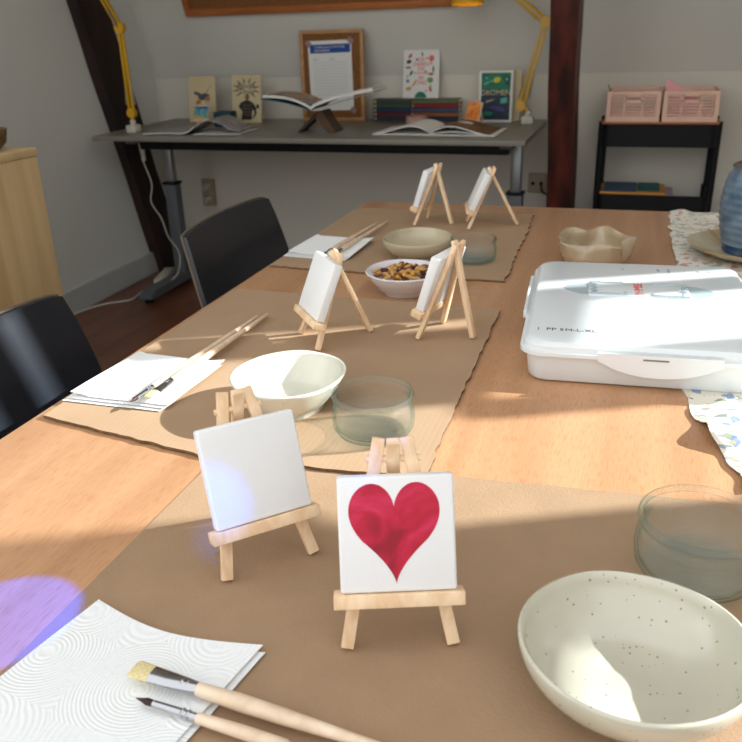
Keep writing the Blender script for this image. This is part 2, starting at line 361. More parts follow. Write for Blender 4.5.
# old timbers leaning with the roof truss
def timber(x0, x1, yb, zb, yt, zt_, d, seed):
    def f(bm):
        n = 26; rings = []
        for i in range(n + 1):
            t = i / n; y = yb + (yt - yb) * t; z = zb + (zt_ - zb) * t
            q = [noise.noise(Vector((seed + k * 5, t * 7, 0))) * .012 for k in range(4)]
            rings.append([bm.verts.new(p) for p in ((x0 + q[0], y + q[1], z), (x1 + q[2], y + q[1] * .7, z), (x1 + q[2] * .8, y + d + q[3], z), (x0 + q[0], y + d + q[3], z))])
        for a, b_ in zip(rings, rings[1:]):
            for k in range(4): bm.faces.new((a[k], a[(k + 1) % 4], b_[(k + 1) % 4], b_[k]))
        bm.faces.new(rings[0]); bm.faces.new(rings[-1])
    return f
s_ = (3.06 - 3.435) / 1.27
struct('trim_1', timber(XL - .01, -2.285, 3.475, -.02, 3.475 + s_ * 2.65, 2.65, .205, 3), 'beam', True)
struct('trim_2', timber(-.347, -.25, 3.44, -.02, 3.44 + s_ * 2.65, 2.65, .2, 9), 'post', True)

# ---------------------------------------------------------------- cabinet
t = thing('pine_cabinet', 'light pine cabinet standing by the left wall', 'cabinet', (-1.62, 1.2, 0))
bxp('carcass', t, 'pine', (0, 0, .45), (.52, .80, .86), .003)
bxp('cabinet_top', t, 'pine', (0, 0, .8895), (.524, .804, .019), .002)
bxp('plinth', t, 'pine', (0, 0, .011), (.48, .76, .02), .001)
t = tag(part('wooden_bowl', None, wood('brown_bowl_wood', (86, 66, 40), (120, 96, 60), (20, 20, 60)), lambda bm: lathe(bm, [(0, 0), (.03, 0), (.05, .02), (.056, .05), (.052, .05), (.045, .02), (0, .008)])),
        'small brown bowl standing on top of the pine cabinet', 'bowl'); t.location = (-1.43, 1.515, .899)

# ---------------------------------------------------------------- desk
DX0, DX1, DY0, DY1 = -2.235, -.40, 2.985, 3.665
t = thing('standing_desk', 'long grey height-adjustable desk along the back wall', 'desk', ((DX0 + DX1) / 2, (DY0 + DY1) / 2, 0))
hw = (DX1 - DX0) / 2; hd = (DY1 - DY0) / 2
bxp('desk_top', t, 'desk', (0, 0, ZT - .010), (2 * hw, 2 * hd, .020), .002)
bxp('crossbar', t, 'black', (.04, -.20, ZT - .05), (1.60, .05, .038), .002)
bxp('crossbar', t, 'black', (.04, .12, ZT - .05), (1.60, .05, .038), .002)
for s in (-1, 1):
    x = (-2.085 if s < 0 else -.475) - (DX0 + DX1) / 2
    l = part('leg', t, 'greymetal', lambda bm: (box(bm, (x, .0, .27), (.062, .055, .43), None, .008)))
    part('inner_column', l, 'steel', lambda bm: box(bm, (x, .0, .59), (.046, .040, .23), None, .012))
    part('collar', l, 'black', lambda bm: box(bm, (x, .0, .487), (.072, .064, .012), None, .003))
    part('mounting_bracket', l, 'greymetal', lambda bm: box(bm, (x, 0, ZT - .030), (.05, .58, .016), None, .004))
    part('foot', t, 'greymetal', lambda bm: (prism(bm, [(-.35, .022), (-.35, .034), (-.30, .055), (.28, .055), (.33, .034), (.33, .022)], x - .033, x + .033, mtx=Matrix(((0, 0, 1, 0), (1, 0, 0, 0), (0, 1, 0, 0), (0, 0, 0, 1))))))
    for yy in (-.32, .30): part('glide', t, 'black', lambda bm: lathe(bm, [(0, 0), (.02, 0), (.02, .018), (.01, .022), (0, .022)], 16, (x, yy, 0)))

# ---------------------------------------------------------------- table
TX0, TX1, TY0, TY1 = -.632, .66, -.35, 1.88
t = thing('work_table', 'large beech-topped table covered with craft materials', 'table', (0, 0, 0))
bxp('table_top', t, 'table', ((TX0 + TX1) / 2, (TY0 + TY1) / 2, ZT - .0125), (TX1 - TX0, TY1 - TY0, .025), .002)
for x in (TX0 + .12, TX1 - .12):
    for y in (TY0 + .15, TY1 - .15): bxp('leg', t, 'steel', (x, y, (ZT - .025) / 2), (.05, .05, ZT - .025), .004)
for y in (TY0 + .15, TY1 - .15): bxp('apron', t, 'steel', (.014, y, ZT - .05), (TX1 - TX0 - .3, .03, .05), .003)

# ---------------------------------------------------------------- card and cloth on the table
def outline(pts, step, rag, seed):
    out = []; n = len(pts)
    for i in range(n):
        a = Vector(pts[i][:2]); b_ = Vector(pts[(i + 1) % n][:2]); r = pts[i][2] * rag; L_ = (b_ - a).length; k = max(1, int(L_ / step)); nn = Vector((-(b_ - a).y, (b_ - a).x)).normalized()
        for j in range(k):
            p = a + (b_ - a) * (j / k)
            if j: p = p + nn * r * (noise.noise(Vector((p.x * 60 + seed, p.y * 60, 0))) + .6 * noise.noise(Vector((p.x * 22 + seed, p.y * 22, 5))))
            out.append((p.x, p.y))
    return out
tag(part('kraft_sheet', None, ['kraft', 'card_edge'], lambda bm: prism(bm, outline([(-.384, .05, 0), (.5, .05, 0), (.5, .70, .3), (-.12, .652, .3), (-.25, .648, .2), (-.381, .64, 0)], .01, .003, 2), ZT, ZT + .0012, 0, 1), False),
    'smooth brown kraft card nearest the camera, under the heart canvas', 'cardboard')
def thickcard(name, pts, seed, label):
    z = ZT + (.0013 if seed == 4 else .0002)
    tag(part(name, None, ['card', 'card_edge'], lambda bm: prism(bm, outline(pts, .006, .007, seed), z, z + .0035, 0, 1), False), label, 'cardboard')
thickcard('corrugated_cardboard', [(-.617, .655, .3), (-.40, .620, .25), (-.25, .628, .3), (-.166, .637, .35), (-.178, 1.133, .2), (-.617, 1.139, .1)], 4, 'middle corrugated cardboard mat, lit by a sun patch, under the square paper towel')
thickcard('corrugated_cardboard', [(-.625, 1.284, .6), (-.40, 1.276, .5), (-.194, 1.278, .8), (-.212, 1.784, .3), (-.625, 1.785, .5)], 8, 'farthest corrugated cardboard mat at the end of the table')
ZC = ZT + .0013 + .0035; ZF = ZT + .0037; ZK = ZT + .0012

def runner(u, v):
    y = .69 + (1.865 - .69) * v; xl = .072 + .014 * math.sin(v * 11 + 1) * (1 - v) + .008 * noise.noise(Vector((y * 30, 0, 0))) + (.035 * max(0, (.12 - v) / .12))
    x = xl + (.46 - xl) * u; y += .02 * noise.noise(Vector((u * 7, 3, 0))) * (1 - v) + (u * .05 * (1 - v))
    z = ZT + .0022 + .0015 * (1 + noise.noise(Vector((x * 22, y * 22, 1))))
    if y < .88: z += .022 * max(0, noise.noise(Vector((x * 14 + 3, y * 16, 4))) + .15) * min(1, (.88 - y) / .06)
    if .86 < y < 1.30: z = ZT + .0014
    if y > 1.78 : z += .010 * max(0, noise.noise(Vector((x * 25 + 1, y * 20, 7))))
    return Vector((x, y, z))
tag(part('table_runner', None, 'floral', lambda bm: sheet(bm, runner, 60, 150, .0012), True, 80), 'cream table runner with small floral print along the right side', 'cloth')

# ---------------------------------------------------------------- bowls
def bowl(name, c, r, h, m, label, foot=.5, wob=.02, seed=0, th=.004, flare=.0, group=None, squash=1, straight=False):
    def f(bm):
        pts = []
        K = 12
        for i in range(K + 1):
            t_ = i / K; a = t_ * PI / 2
            if straight: pts.append((r * (foot + (1 - foot) * t_ ** .85), .006 + (h - .006) * t_ ** 1.15)); continue
            pts.append((r * (foot + (1 - foot) * math.sin(a) ** .9) + flare * t_ ** 3, .006 + (h - .006) * (1 - math.cos(a)) ** .85))
        outer = [(0, .001), (r * foot * .8, .001), (r * foot * .86, 0), (r * foot * .98, 0), (r * foot, .004)] + pts[1:]
        inner = [(p[0] - th, p[1] + (th * .9 if i < K else -.0004)) for i, p in enumerate(pts)][::-1]
        rim = [(r + flare - th * .15, h + th * .35), (r + flare - th * .6, h + th * .45)]
        inn = [(max(p[0], 0), max(p[1], .006 + th * .8)) for p in inner[1:-1]] + [(r * foot * .7, .005 + th), (r * foot * .4, .0046 + th), (r * foot * .2, .0052 + th), (0, .0054 + th)]
        lathe(bm, outer + rim + inn, 64, wob=wob, seed=seed)
    o = part(name, None, m, f, True, 60); o.location = c; o.scale = (1, squash, 1)
    return tag(o, label, 'bowl', group)
bowl('ceramic_bowl', (.025, .417, ZK), .072, .043, 'ceramic', 'large speckled cream ceramic bowl in the near right corner', .46, .02, 1, .0035, squash=.94)
bowl('ceramic_bowl', (-.352, .748, ZC), .064, .040, 'ceramic2', 'cream ceramic bowl on the middle cardboard between paper towel and jar', .60, .035, 5, .0035, squash=1.06, straight=True)
bowl('ceramic_bowl', (-.377, 1.405, ZF), .065, .034, 'ceramic3', 'shallow beige bowl on the farthest cardboard', .62, .02, 9, .0035, squash=1.12)
# white nut bowl with stepped side
def nb(bm):
    lathe(bm, [(0, .001), (.03, .001), (.03, 0), (.034, 0), (.036, .006), (.046, .010), (.050, .018), (.053, .020), (.060, .030), (.0635, .036), (.061, .0375), (.055, .033), (.047, .022), (.035, .014), (0, .011)], 64, wob=.012, seed=3)
NB = Vector((-.343, 1.195, ZT + .0005))
o = tag(part('nut_bowl', None, 'white_ceramic', nb, True, 60), 'small white glazed bowl filled with mixed nuts and raisins', 'bowl'); o.location = NB
def nut_mesh(kind, m, fn):
    bm = bmesh.new(); bmesh.ops.create_icosphere(bm, subdivisions=2, radius=1)
    for v in bm.verts: v.co = fn(v.co.copy())
    return finish(kind, bm, m, None, True, 70)
flat('raisin_skin', (74, 36, 28)); flat('cashew_skin', (196, 150, 92)); flat('corn_skin', (224, 160, 40)); flat('almond_skin', (132, 74, 38))
def rais(c): q = 1 + .25 * noise.noise(c * 2.2); return Vector((c.x * .0055 * q, c.y * .0038 * q, c.z * .0033 * q))
def cash(c): return Vector((c.x * .008, c.y * .0035 + .004 * (c.x * c.x - .4), c.z * .0032))
def corn(c): return Vector((c.x * .0042, c.y * .0035, c.z * .003))
def almo(c): w = 1 - .45 * max(0, c.x); return Vector((c.x * .0085, c.y * .0045 * w, c.z * .003 * w))
kinds = [nut_mesh('raisin', 'raisin_skin', rais), nut_mesh('cashew', 'cashew_skin', cash), nut_mesh('roasted_corn', 'corn_skin', corn), nut_mesh('almond', 'almond_skin', almo)]
labs = [('dark wrinkled raisin among the nuts in the white bowl', 'raisin', 'raisins in the nut bowl'), ('pale curved cashew among the nuts in the white bowl', 'nut', 'cashews in the nut bowl'),
        ('small yellow roasted corn kernel in the white nut bowl', 'nut', 'corn kernels in the nut bowl'), ('brown almond among the nuts in the white bowl', 'nut', 'almonds in the nut bowl')]
rnd = random.Random(3); used = [0] * 4; spots = []
for i in range(95):
    for _ in range(60):
        a = rnd.uniform(0, 2 * PI); rr = .047 * math.sqrt(rnd.random()); lay = 0 if i < 52 else 1
        p = Vector((math.cos(a) * rr, math.sin(a) * rr, 0))
        if lay and rr > .036: continue
        if all((p - q).length > .0078 for q, l in spots if l == lay): break
    spots.append((p, lay)); k = rnd.choice([0, 0, 1, 1, 1, 2, 3, 3])
    o = kinds[k] if not used[k] else kinds[k].copy()
    if used[k]: COL.objects.link(o)
    used[k] = 1; z = .0165 + (.016 * (rr / .047) ** 2) + lay * .006 + (.006 if rr < .03 else 0) + .003
    o.location = NB + Vector((p.x, p.y, z)); o.rotation_euler = (rnd.uniform(-.5, .5), rnd.uniform(-.5, .5), rnd.uniform(0, 6.28)); tag(o, *labs[k])
# wavy bowl
def wv(a, r, z):
    k = max(0, (z - .008) / .032); w = math.sin(5 * a + .7) + .4 * math.sin(8 * a + 2)
    return r * (1 + .12 * k * w), z + .003 * k * math.sin(5 * a + 2.0)
M['wavy'] = mat('brown_beige_glaze', (176, 156, 126), .2, var=.12, vscale=14, coat=.5)
o = tag(part('wavy_bowl', None, 'wavy', lambda bm: lathe(bm, [(0, .001), (.044, 0), (.052, .004), (.060, .012), (.062, .022), (.061, .032), (.063, .044), (.061, .0458), (.059, .044), (.057, .032), (.058, .022), (.054, .012), (.03, .006), (0, .005)], 110, fn=wv), True, 60),
    'beige handmade bowl with deep wavy ruffled rim behind the white case', 'bowl'); o.location = (-.062, 1.435, ZT + .0005); o.scale = (1, 1.12, 1)

# ---------------------------------------------------------------- glass jars of water
def jar(c, r, h, level, label):
    t = thing('water_jar', label, 'jar', c)
    k = r / .045; hh = h / .05
    o_ = [(0, .0005), (.034, 0), (.040, .003), (.0440, .010), (.0450, .020), (.0442, .031), (.0415, .038), (.0412, .041), (.0438, .043), (.0445, .0465), (.0430, .0498)]
    i_ = [(.0408, .0495), (.0402, .046), (.0392, .041), (.0395, .038), (.0420, .031), (.0428, .020), (.0418, .011), (.037, .006), (0, .0055)]
    part('glass_body', t, 'glass', lambda bm: lathe(bm, [(a * k, b_ * hh) for a, b_ in o_ + i_], 64), True, 50)
    part('glass_rim', t, 'glass_thick', lambda bm: lathe(bm, [((.0424 + .0022 * math.cos(q * PI / 6)) * k, (.0470 + .0030 * math.sin(q * PI / 6)) * hh) for q in range(13)], 64), True, 70)
    part('glass_base', t, 'glass_thick', lambda bm: lathe(bm, [(0, .0012), (.0335, .0012), (.0375, .0025), (.0400, .0058), (.036, .0048), (0, .0045)], 64), True, 70)
    wr_ = [(0, .0062), (.0365, .0066), (.0414, .0113), (.0424, .020), (.0418, level / hh), (.0421, level / hh + .0006), (.040, level / hh), (0, level / hh - .0002)]
    part('water', t, 'water', lambda bm: lathe(bm, [(a * k, b_ * hh) for a, b_ in wr_], 64), True, 50)
    return t
jar((.071, .560, ZK), .0475, .051, .034, 'glass jar half full of water behind the large speckled bowl')
jar((-.241, .713, ZC), .0435, .047, .022, 'greenish glass jar of water right of the middle cream bowl')
jar((-.270, 1.39, ZF), .042, .042, .018, 'glass jar of water on the farthest cardboard beside the shallow beige bowl')

# ---------------------------------------------------------------- easels with canvases
def easel(x, y, th, z, spread, label, lean=22, L_=.14):
    t = thing('mini_easel', label, 'easel', (x, y, z), math.radians(th)); la = math.radians(lean); t['lean'] = la
    zt = L_ * math.cos(la); yt = L_ * math.sin(la); X = Vector((1, 0, 0))
    for s in (-1, 1): part('front_leg', t, 'easel', lambda bm: bar(bm, (s * .037, 0, .002), (s * .0095, yt, zt), .0060, .0090, X, .0007))
    pv = Vector((0, yt * .90, zt * .90)); ft = Vector((0, spread, .002)); tp = pv + (pv - ft).normalized() * L_ * .115
    part('rear_leg', t, 'easel', lambda bm: bar(bm, ft, tp, .0065, .0092, X, .0007))
    part('ledge', t, 'easel', lambda bm: (box(bm, (0, -.0112, .0385 * L_ / .147), (.089, .0160, .0095), None, .0008), bm.transform(Matrix.Rotation(-la, 4, 'X'))))
    part('pin', t, 'easel', lambda bm: tube(bm, [(-.019, pv.y, pv.z), (.019, pv.y, pv.z)], .0024, 10))
    t['lz'] = .0385 * L_ / .147; return t
def canvas(e, label, w=.079, h=.079, thick=.013, dx=0, roll=0):
    la = e['lean']; lz = e['lz'] + .0052
    mtx = T(e.location) @ Matrix.Rotation(e.rotation_euler.z, 4, 'Z') @ Matrix.Rotation(-la, 4, 'X') @ T((dx, -.0103, lz)) @ Matrix.Rotation(roll, 4, 'Y')
    del e['lean'], e['lz']
    c = thing('mini_canvas', label, 'canvas', mtx=mtx)
    part('stretched_cloth', c, 'canvas', lambda bm: box(bm, (0, 0, h / 2), (w, thick, h), None, .0022, seg=3), True, 50)
    return c
E1 = easel(-.1265, .4165, 19.6, ZK, .085, 'miniature wooden easel carrying the red heart canvas', 22, .147)
E2 = easel(-.251, .474, 45, ZK, .085, 'miniature wooden easel in front left, holding a blank canvas, tilted', 22, .147)
E3 = easel(-.406, .938, -50, ZC, .090, 'sunlit miniature easel left on the middle cardboard', 22, .130)
E4 = easel(-.255, 1.018, -104, ZC, .064, 'miniature easel seen edge-on near the right edge of the middle cardboard', 18, .137)
E5 = easel(-.334, 1.650, -76, ZF, .104, 'miniature easel with wide open legs at the far right of the table end', 24, .131)
E6 = easel(-.438, 1.665, -98, ZF, .070, 'miniature easel at the far end of the table, left of the wide open one', 18, .131)
canvas(E2, 'blank white canvas on the near left easel, with bluish light'); canvas(E3, 'blank sunlit canvas on the left easel of the middle cardboard')
canvas(E4, 'blank canvas seen edge-on on the right easel of the middle cardboard'); canvas(E5, 'blank canvas leaning on the far right wide-legged easel'); canvas(E6, 'blank canvas on the farthest left easel')
c1 = canvas(E1, 'small white canvas painted with a red watercolour heart')
def heart(bm):
    pts = []
    for i in range(90):
        a = 2 * PI * i / 90; x = 16 * math.sin(a) ** 3; y = 13 * math.cos(a) - 5 * math.cos(2 * a) - 2 * math.cos(3 * a) - math.cos(4 * a)
        x = x / 16 * .0308; y = (y + 2.6) / 14.6 * .0345
        if y < -.004: x *= 1 - .10 * math.sin(min(1, (-y - .004) / .028) * PI)     # straighter sides
        pts.append((x, y))
    prism(bm, pts, 0, .0003, mtx=T((-.0015, -.0065, .0400)) @ RX90)
part('painted_heart', c1, 'heart', heart, False)

# ---------------------------------------------------------------- paper towels
def towel_obj(q, z, seed, label, layers=2, fold=None):
    A, B, C_, D = [Vector(p) for p in q]
    t = thing('paper_towel', label, 'paper towel', (0, 0, 0))
    for k in range(layers):
        def fn(u, v, k=k):
            off = Vector((.0035 * k * (1 if seed % 2 else -1), -.004 * k))
            p = (A * (1 - u) + B * u) * (1 - v) + (D * (1 - u) + C_ * u) * v + off
            p = p + Vector((0, -.012 * math.sin(PI * u) * (1 - v))) * (seed == 1)
            e = min(u, 1 - u, v, 1 - v)
            p.x += .0012 * noise.noise(Vector((u * 40, v * 40, seed))) * (e < .01); p.y += .0015 * noise.noise(Vector((u * 40, v * 40, seed + 9))) * (e < .01)
            zz = z + .0008 + (layers - 1 - k) * .0022 + .0010 * (1 + noise.noise(Vector((p.x * 20, p.y * 20, seed + k * .1)))) 
            if fold and k == 0: zz += fold * max(0, 1 - ((u * .9 + (1-v) * .1) / .16)) ** .5 * .5 + fold * .5 * max(0, (u - .8) / .2) * (1 - v)
            return Vector((p.x, p.y, zz))
        part('towel_layer', t, 'towel', lambda bm: sheet(bm, fn, 40, 40, .0006), True, 80)
    return t
towel_obj([(-.360, .398), (-.218, .388), (-.245, .235), (-.392, .235)], ZK, 1, 'white embossed paper towel under two brushes nearest the camera', 2)
towel_obj([(-.606, .836), (-.478, .832), (-.483, .703), (-.612, .700)], ZC, 2, 'folded paper towel under brushes on the middle cardboard', 3, .008)
towel_obj([(-.612, 1.490), (-.487, 1.480), (-.490, 1.345), (-.615, 1.350)], ZF, 4, 'folded paper towel under brushes on the farthest cardboard', 3, .007)

# ---------------------------------------------------------------- brushes
def brush(tip, end, label, r=.0042, kind='flat', dark=False):
    tip = Vector(tip); end = Vector(end); d = (end - tip); L_ = d.length
    ax = d.normalized(); x = ax; y = Vector((0, 0, 1)).cross(x).normalized(); zc = x.cross(y)
    t = thing('paint_brush', label, 'brush', mtx=Matrix.Translation(tip) @ Matrix((x, y, zc)).transposed().to_4x4())
    bl, fe = (.016, .05) if kind == 'flat' else (.014, .046)
    if kind == 'flat':
        part('bristles', t, 'dark_bristle' if dark else 'bristle', lambda bm: tube(bm, [(0, 0, 0), (.003, 0, 0), (bl, 0, 0)], [r * 1.5, r * 1.75, r * 1.6], 20, flat_=[.12, .3, .42]))
        f = part('ferrule', t, 'chrome', lambda bm: tube(bm, [(bl - .001, 0, 0), (bl + .012, 0, 0), (bl + .03, 0, 0), (fe, 0, 0)], [r * 1.62, r * 1.55, r * 1.15, r], 20, flat_=[.42, .45, .85, 1]))
    else:
        part('bristles', t, 'dark_bristle', lambda bm: tube(bm, [(0, 0, 0), (.004, 0, 0), (bl * .6, 0, 0), (bl, 0, 0)], [.0003, .0012, .0024, .0022], 14))
        f = part('ferrule', t, 'chrome', lambda bm: tube(bm, [(bl - .001, 0, 0), (bl + .01, 0, 0), (fe, 0, 0)], [.0023, .0026, r * .85], 20))
    part('crimp', f, 'chrome', lambda bm: [tube(bm, [(fe - .012 + q, 0, 0), (fe - .011 + q, 0, 0), (fe - .010 + q, 0, 0)], [r * .9, r * 1.05, r * .9], 20) for q in (0, .004)])
    part('handle', t, 'handle', lambda bm: tube(bm, [(fe - .001, 0, 0), (fe + .004, 0, 0), (fe + .03, 0, 0), (fe + .06, 0, 0), (L_ - .06, 0, 0), (L_ - .002, 0, 0), (L_, 0, 0)], [r * .98, r * 1.08, r * 1.3, r * 1.2, r * .8, r * .62, r * .3], 20))
    return t
brush(at(133, 668, .7545), at(452, 771, .7475), 'wide flat paintbrush with cream bristles on the nearest paper towel', .0043)
brush(at(136, 698, .7515), at(385, 778, .747), 'small round dark-tipped paintbrush on the nearest paper towel', .0033, 'round')
a, b_ = at(130, 402, ZC + .012), at(258, 316, ZC + .006); brush(a, b_, 'dark-tipped brush on the middle paper towel', .0036, 'round')
a, b_ = at(148, 397, ZC + .014), at(268, 314, ZC + .006); brush(a, b_, 'cream-bristled brush on the middle paper towel', .0040)
brush(at(322, 255, ZF + .012), at(377, 223, ZF + .006), 'left brush on the farthest paper towel', .0034, 'round')
brush(at(331, 256, ZF + .012), at(388, 221, ZF + .006), 'right cream-bristled brush on the farthest paper towel', .0036)

# ---------------------------------------------------------------- white carrying case
BW, BL, BH = .289, .36, .052
t = thing('plastic_case', 'large white plastic carrying case with side latches on the table', 'case', (.0196, 1.075, ZT + .0016), math.radians(4))
def rrect(w, h, r, n=6):
    return [(sx * (w / 2 - r) + r * math.cos(a0 + PI / 2 * i / n), sy * (h / 2 - r) + r * math.sin(a0 + PI / 2 * i / n)) for sx, sy, a0 in ((1, 1, 0), (-1, 1, PI / 2), (-1, -1, PI), (1, -1, 3 * PI / 2)) for i in range(n + 1)]
def loft(bm, secs, mi=0, cap=True):
    rings = [[bm.verts.new((x, y, z)) for x, y in rrect(w, h, r)] for w, h, r, z in secs]
    for a, b_ in zip(rings, rings[1:]):
        for k in range(len(a)):
            k2 = (k + 1) % len(a); bm.faces.new((a[k], a[k2], b_[k2], b_[k])).material_index = mi
    if cap: bm.faces.new(rings[0][::-1]); bm.faces.new(rings[-1])
part('case_body', t, 'white_plastic', lambda bm: loft(bm, [(BW - .02, BL - .02, .02, 0), (BW - .015, BL - .015, .022, .003), (BW - .008, BL - .008, .024, .034), (BW - .004, BL - .004, .024, .0345)]), True, 40)
part('case_rim', t, 'white_plastic', lambda bm: loft(bm, [(BW - .004, BL - .004, .024, .0345), (BW + .006, BL + .006, .026, .0355), (BW + .006, BL + .006, .026, .040), (BW - .002, BL - .002, .024, .0405)]), True, 40)
ld = part('case_lid', t, 'white_plastic', lambda bm: loft(bm, [(BW - .003, BL - .003, .024, .0405), (BW - .004, BL - .004, .024, .046), (BW - .012, BL - .012, .024, .0505), (BW - .024, BL - .024, .022, .052)]), True, 30)
def lens(bm, w, h, z0, z1):
    pts = []
    for i in range(60):
        a = 2 * PI * i / 60; x = math.cos(a); y = math.sin(a)
        ex = abs(x) ** .75 * (1 if x > 0 else -1); ey = min(1, abs(y) * 1.25) * (1 if y > 0 else -1)
        pts.append((ex * w / 2, ey * h / 2 * (1 - .25 * (abs(x) > .7) * (abs(x) - .7) / .3)))
    prism(bm, pts, z0, z1)
# handle plate between two finger hollows; hollows and ribs carry painted recess shade
M['shade_plastic'] = mat('white_plastic_shade', (172, 186, 190), .4, var=.01)
M['dark_slot'] = mat('slot', (120, 122, 120), .6)
def lune(bm, s):
    pts = [(s * .062, -.026), (s * .078, -.024), (s * .095, -.010), (s * .099, .0), (s * .095, .012), (s * .078, .026), (s * .062, .028)]
    pts = pts if s > 0 else pts[::-1]; prism(bm, pts, .0519, .0524, mtx=T((-.003, .035, 0)))
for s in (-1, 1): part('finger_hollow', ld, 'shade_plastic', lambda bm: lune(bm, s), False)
part('handle_plate', ld, 'white_plastic', lambda bm: box(bm, (-.003, .035, .0528), (.132, .058, .0022), None, .0009), True, 40)
for s in (-1, 1):
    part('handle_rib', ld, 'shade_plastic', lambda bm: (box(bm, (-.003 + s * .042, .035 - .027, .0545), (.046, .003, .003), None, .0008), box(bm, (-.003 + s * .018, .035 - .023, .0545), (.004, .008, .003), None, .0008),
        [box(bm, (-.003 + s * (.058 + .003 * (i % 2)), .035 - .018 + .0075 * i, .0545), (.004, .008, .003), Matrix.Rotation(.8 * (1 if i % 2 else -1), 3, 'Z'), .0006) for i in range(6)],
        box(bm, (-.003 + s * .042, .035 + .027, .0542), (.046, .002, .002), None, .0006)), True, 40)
text('logo', ld, 'YHMBE', .017, T((-.002, .036, .0540)) @ Matrix.Rotation(PI / 2 , 4, 'Z'), 'red', .0002)
for s_x, s_y, w_, tx in ((-.128, -.135, .006, 'I'), (-.108, -.135, .02, 'PP 5'), (-.078, -.135, .02, 'M-L-XL')):
    text('moulded_text', ld, tx, .012, T((s_x, s_y, .0521)), 'ink', .0001)
for s_x, tx in ((-.02, 'ili'), (.03, 'mini'), (.045, 'ABCDE'), (.066, 'o'), (.085, 'ml'), (.10, 'kg')):
    text('moulded_text', ld, tx, .006, T((s_x, .138, .0521)) @ Matrix.Rotation(PI / 2, 4, 'Z'), 'greyink', .0001)
def latch(bm, L_, mt):
    n = 24; pts = [(-L_ / 2, .0)] + [(-L_ / 2 + L_ * i / n, -.021 * math.sin(PI * i / n) ** .6 if 0 < i < n else -.004) for i in range(n + 1)] + [(L_ / 2, 0)]
    prism(bm, pts[1:-1] + [(L_ / 2, .006), (-L_ / 2, .006)], 0, .004, mtx=mt)
l = part('latch', t, 'white_plastic', lambda bm: latch(bm, .135, T((.01, -BL / 2 - .003, .039)) @ RX90), True, 40)
part('latch_slot', l, 'dark_slot', lambda bm: box(bm, (.006, -BL / 2 - .0072, .040), (.028, .001, .0018)), False)
part('latch', t, 'white_plastic', lambda bm: latch(bm, .16, T((-BW / 2 - .003, .03, .039)) @ Matrix.Rotation(-PI / 2, 4, 'Z') @ RX90), True, 40)
part('latch', t, 'white_plastic', lambda bm: latch(bm, .16, T((BW / 2 + .003, .03, .039)) @ Matrix.Rotation(PI / 2, 4, 'Z') @ RX90), True, 40)

# ---------------------------------------------------------------- vase and plate on the runner
def vs(bm):
    prof = []; K = 46; H_ = .151
    for i in range(K + 1):
        z = H_ * i / K; t_ = i / K
        r = .049 + .016 * math.sin(min(1, t_ * 1.25) * PI) ** .8 if t_ < .8 else .049 + .016 * math.sin(min(1, t_ * 1.25) * PI) ** .8 
        r = .052 + .014 * math.sin(t_ * PI * .95) - .006 * max(0, (t_ - .85) / .15) + (.004 if t_ > .97 else 0)
        prof.append((r + .0011 * math.sin(i * 1.6), z))
    lathe(bm, [(0, 0)] + prof + [(prof[-1][0] - .004, H_ + .001), (prof[-1][0] - .007, H_ - .004), (.05, .1), (.045, .02), (0, .008)], 64)
    for f in bm.faces:
        z = f.calc_center_median().z
        f.material_index = 1 if z < .018 else (2 if z > .1475 else 0)
flat('vase_foot', (120, 92, 58)); flat('vase_rim', (96, 84, 74))
M['vase_low'] = blotch('deep_blue_glaze', [(30, 54, 92), (52, 84, 124), (110, 92, 70)], 20, .25)
o = tag(part('stoneware_vase', None, ['vase', 'vase_low', 'vase_rim'], vs, True, 50), 'tall ridged blue stoneware vase at the right edge of the table', 'vase'); o.location = (.206, 1.52, ZT + .0117)
o = tag(part('glazed_plate', None, 'plate', lambda bm: lathe(bm, [(0, 0), (.055, 0), (.08, .004), (.108, .016), (.112, .020), (.108, .0205), (.08, .0085), (.06, .0062), (0, .006)], 64), True, 50), 'shallow amber glazed plate under the blue vase', 'plate'); o.location = (.206, 1.52, ZT + .0055)

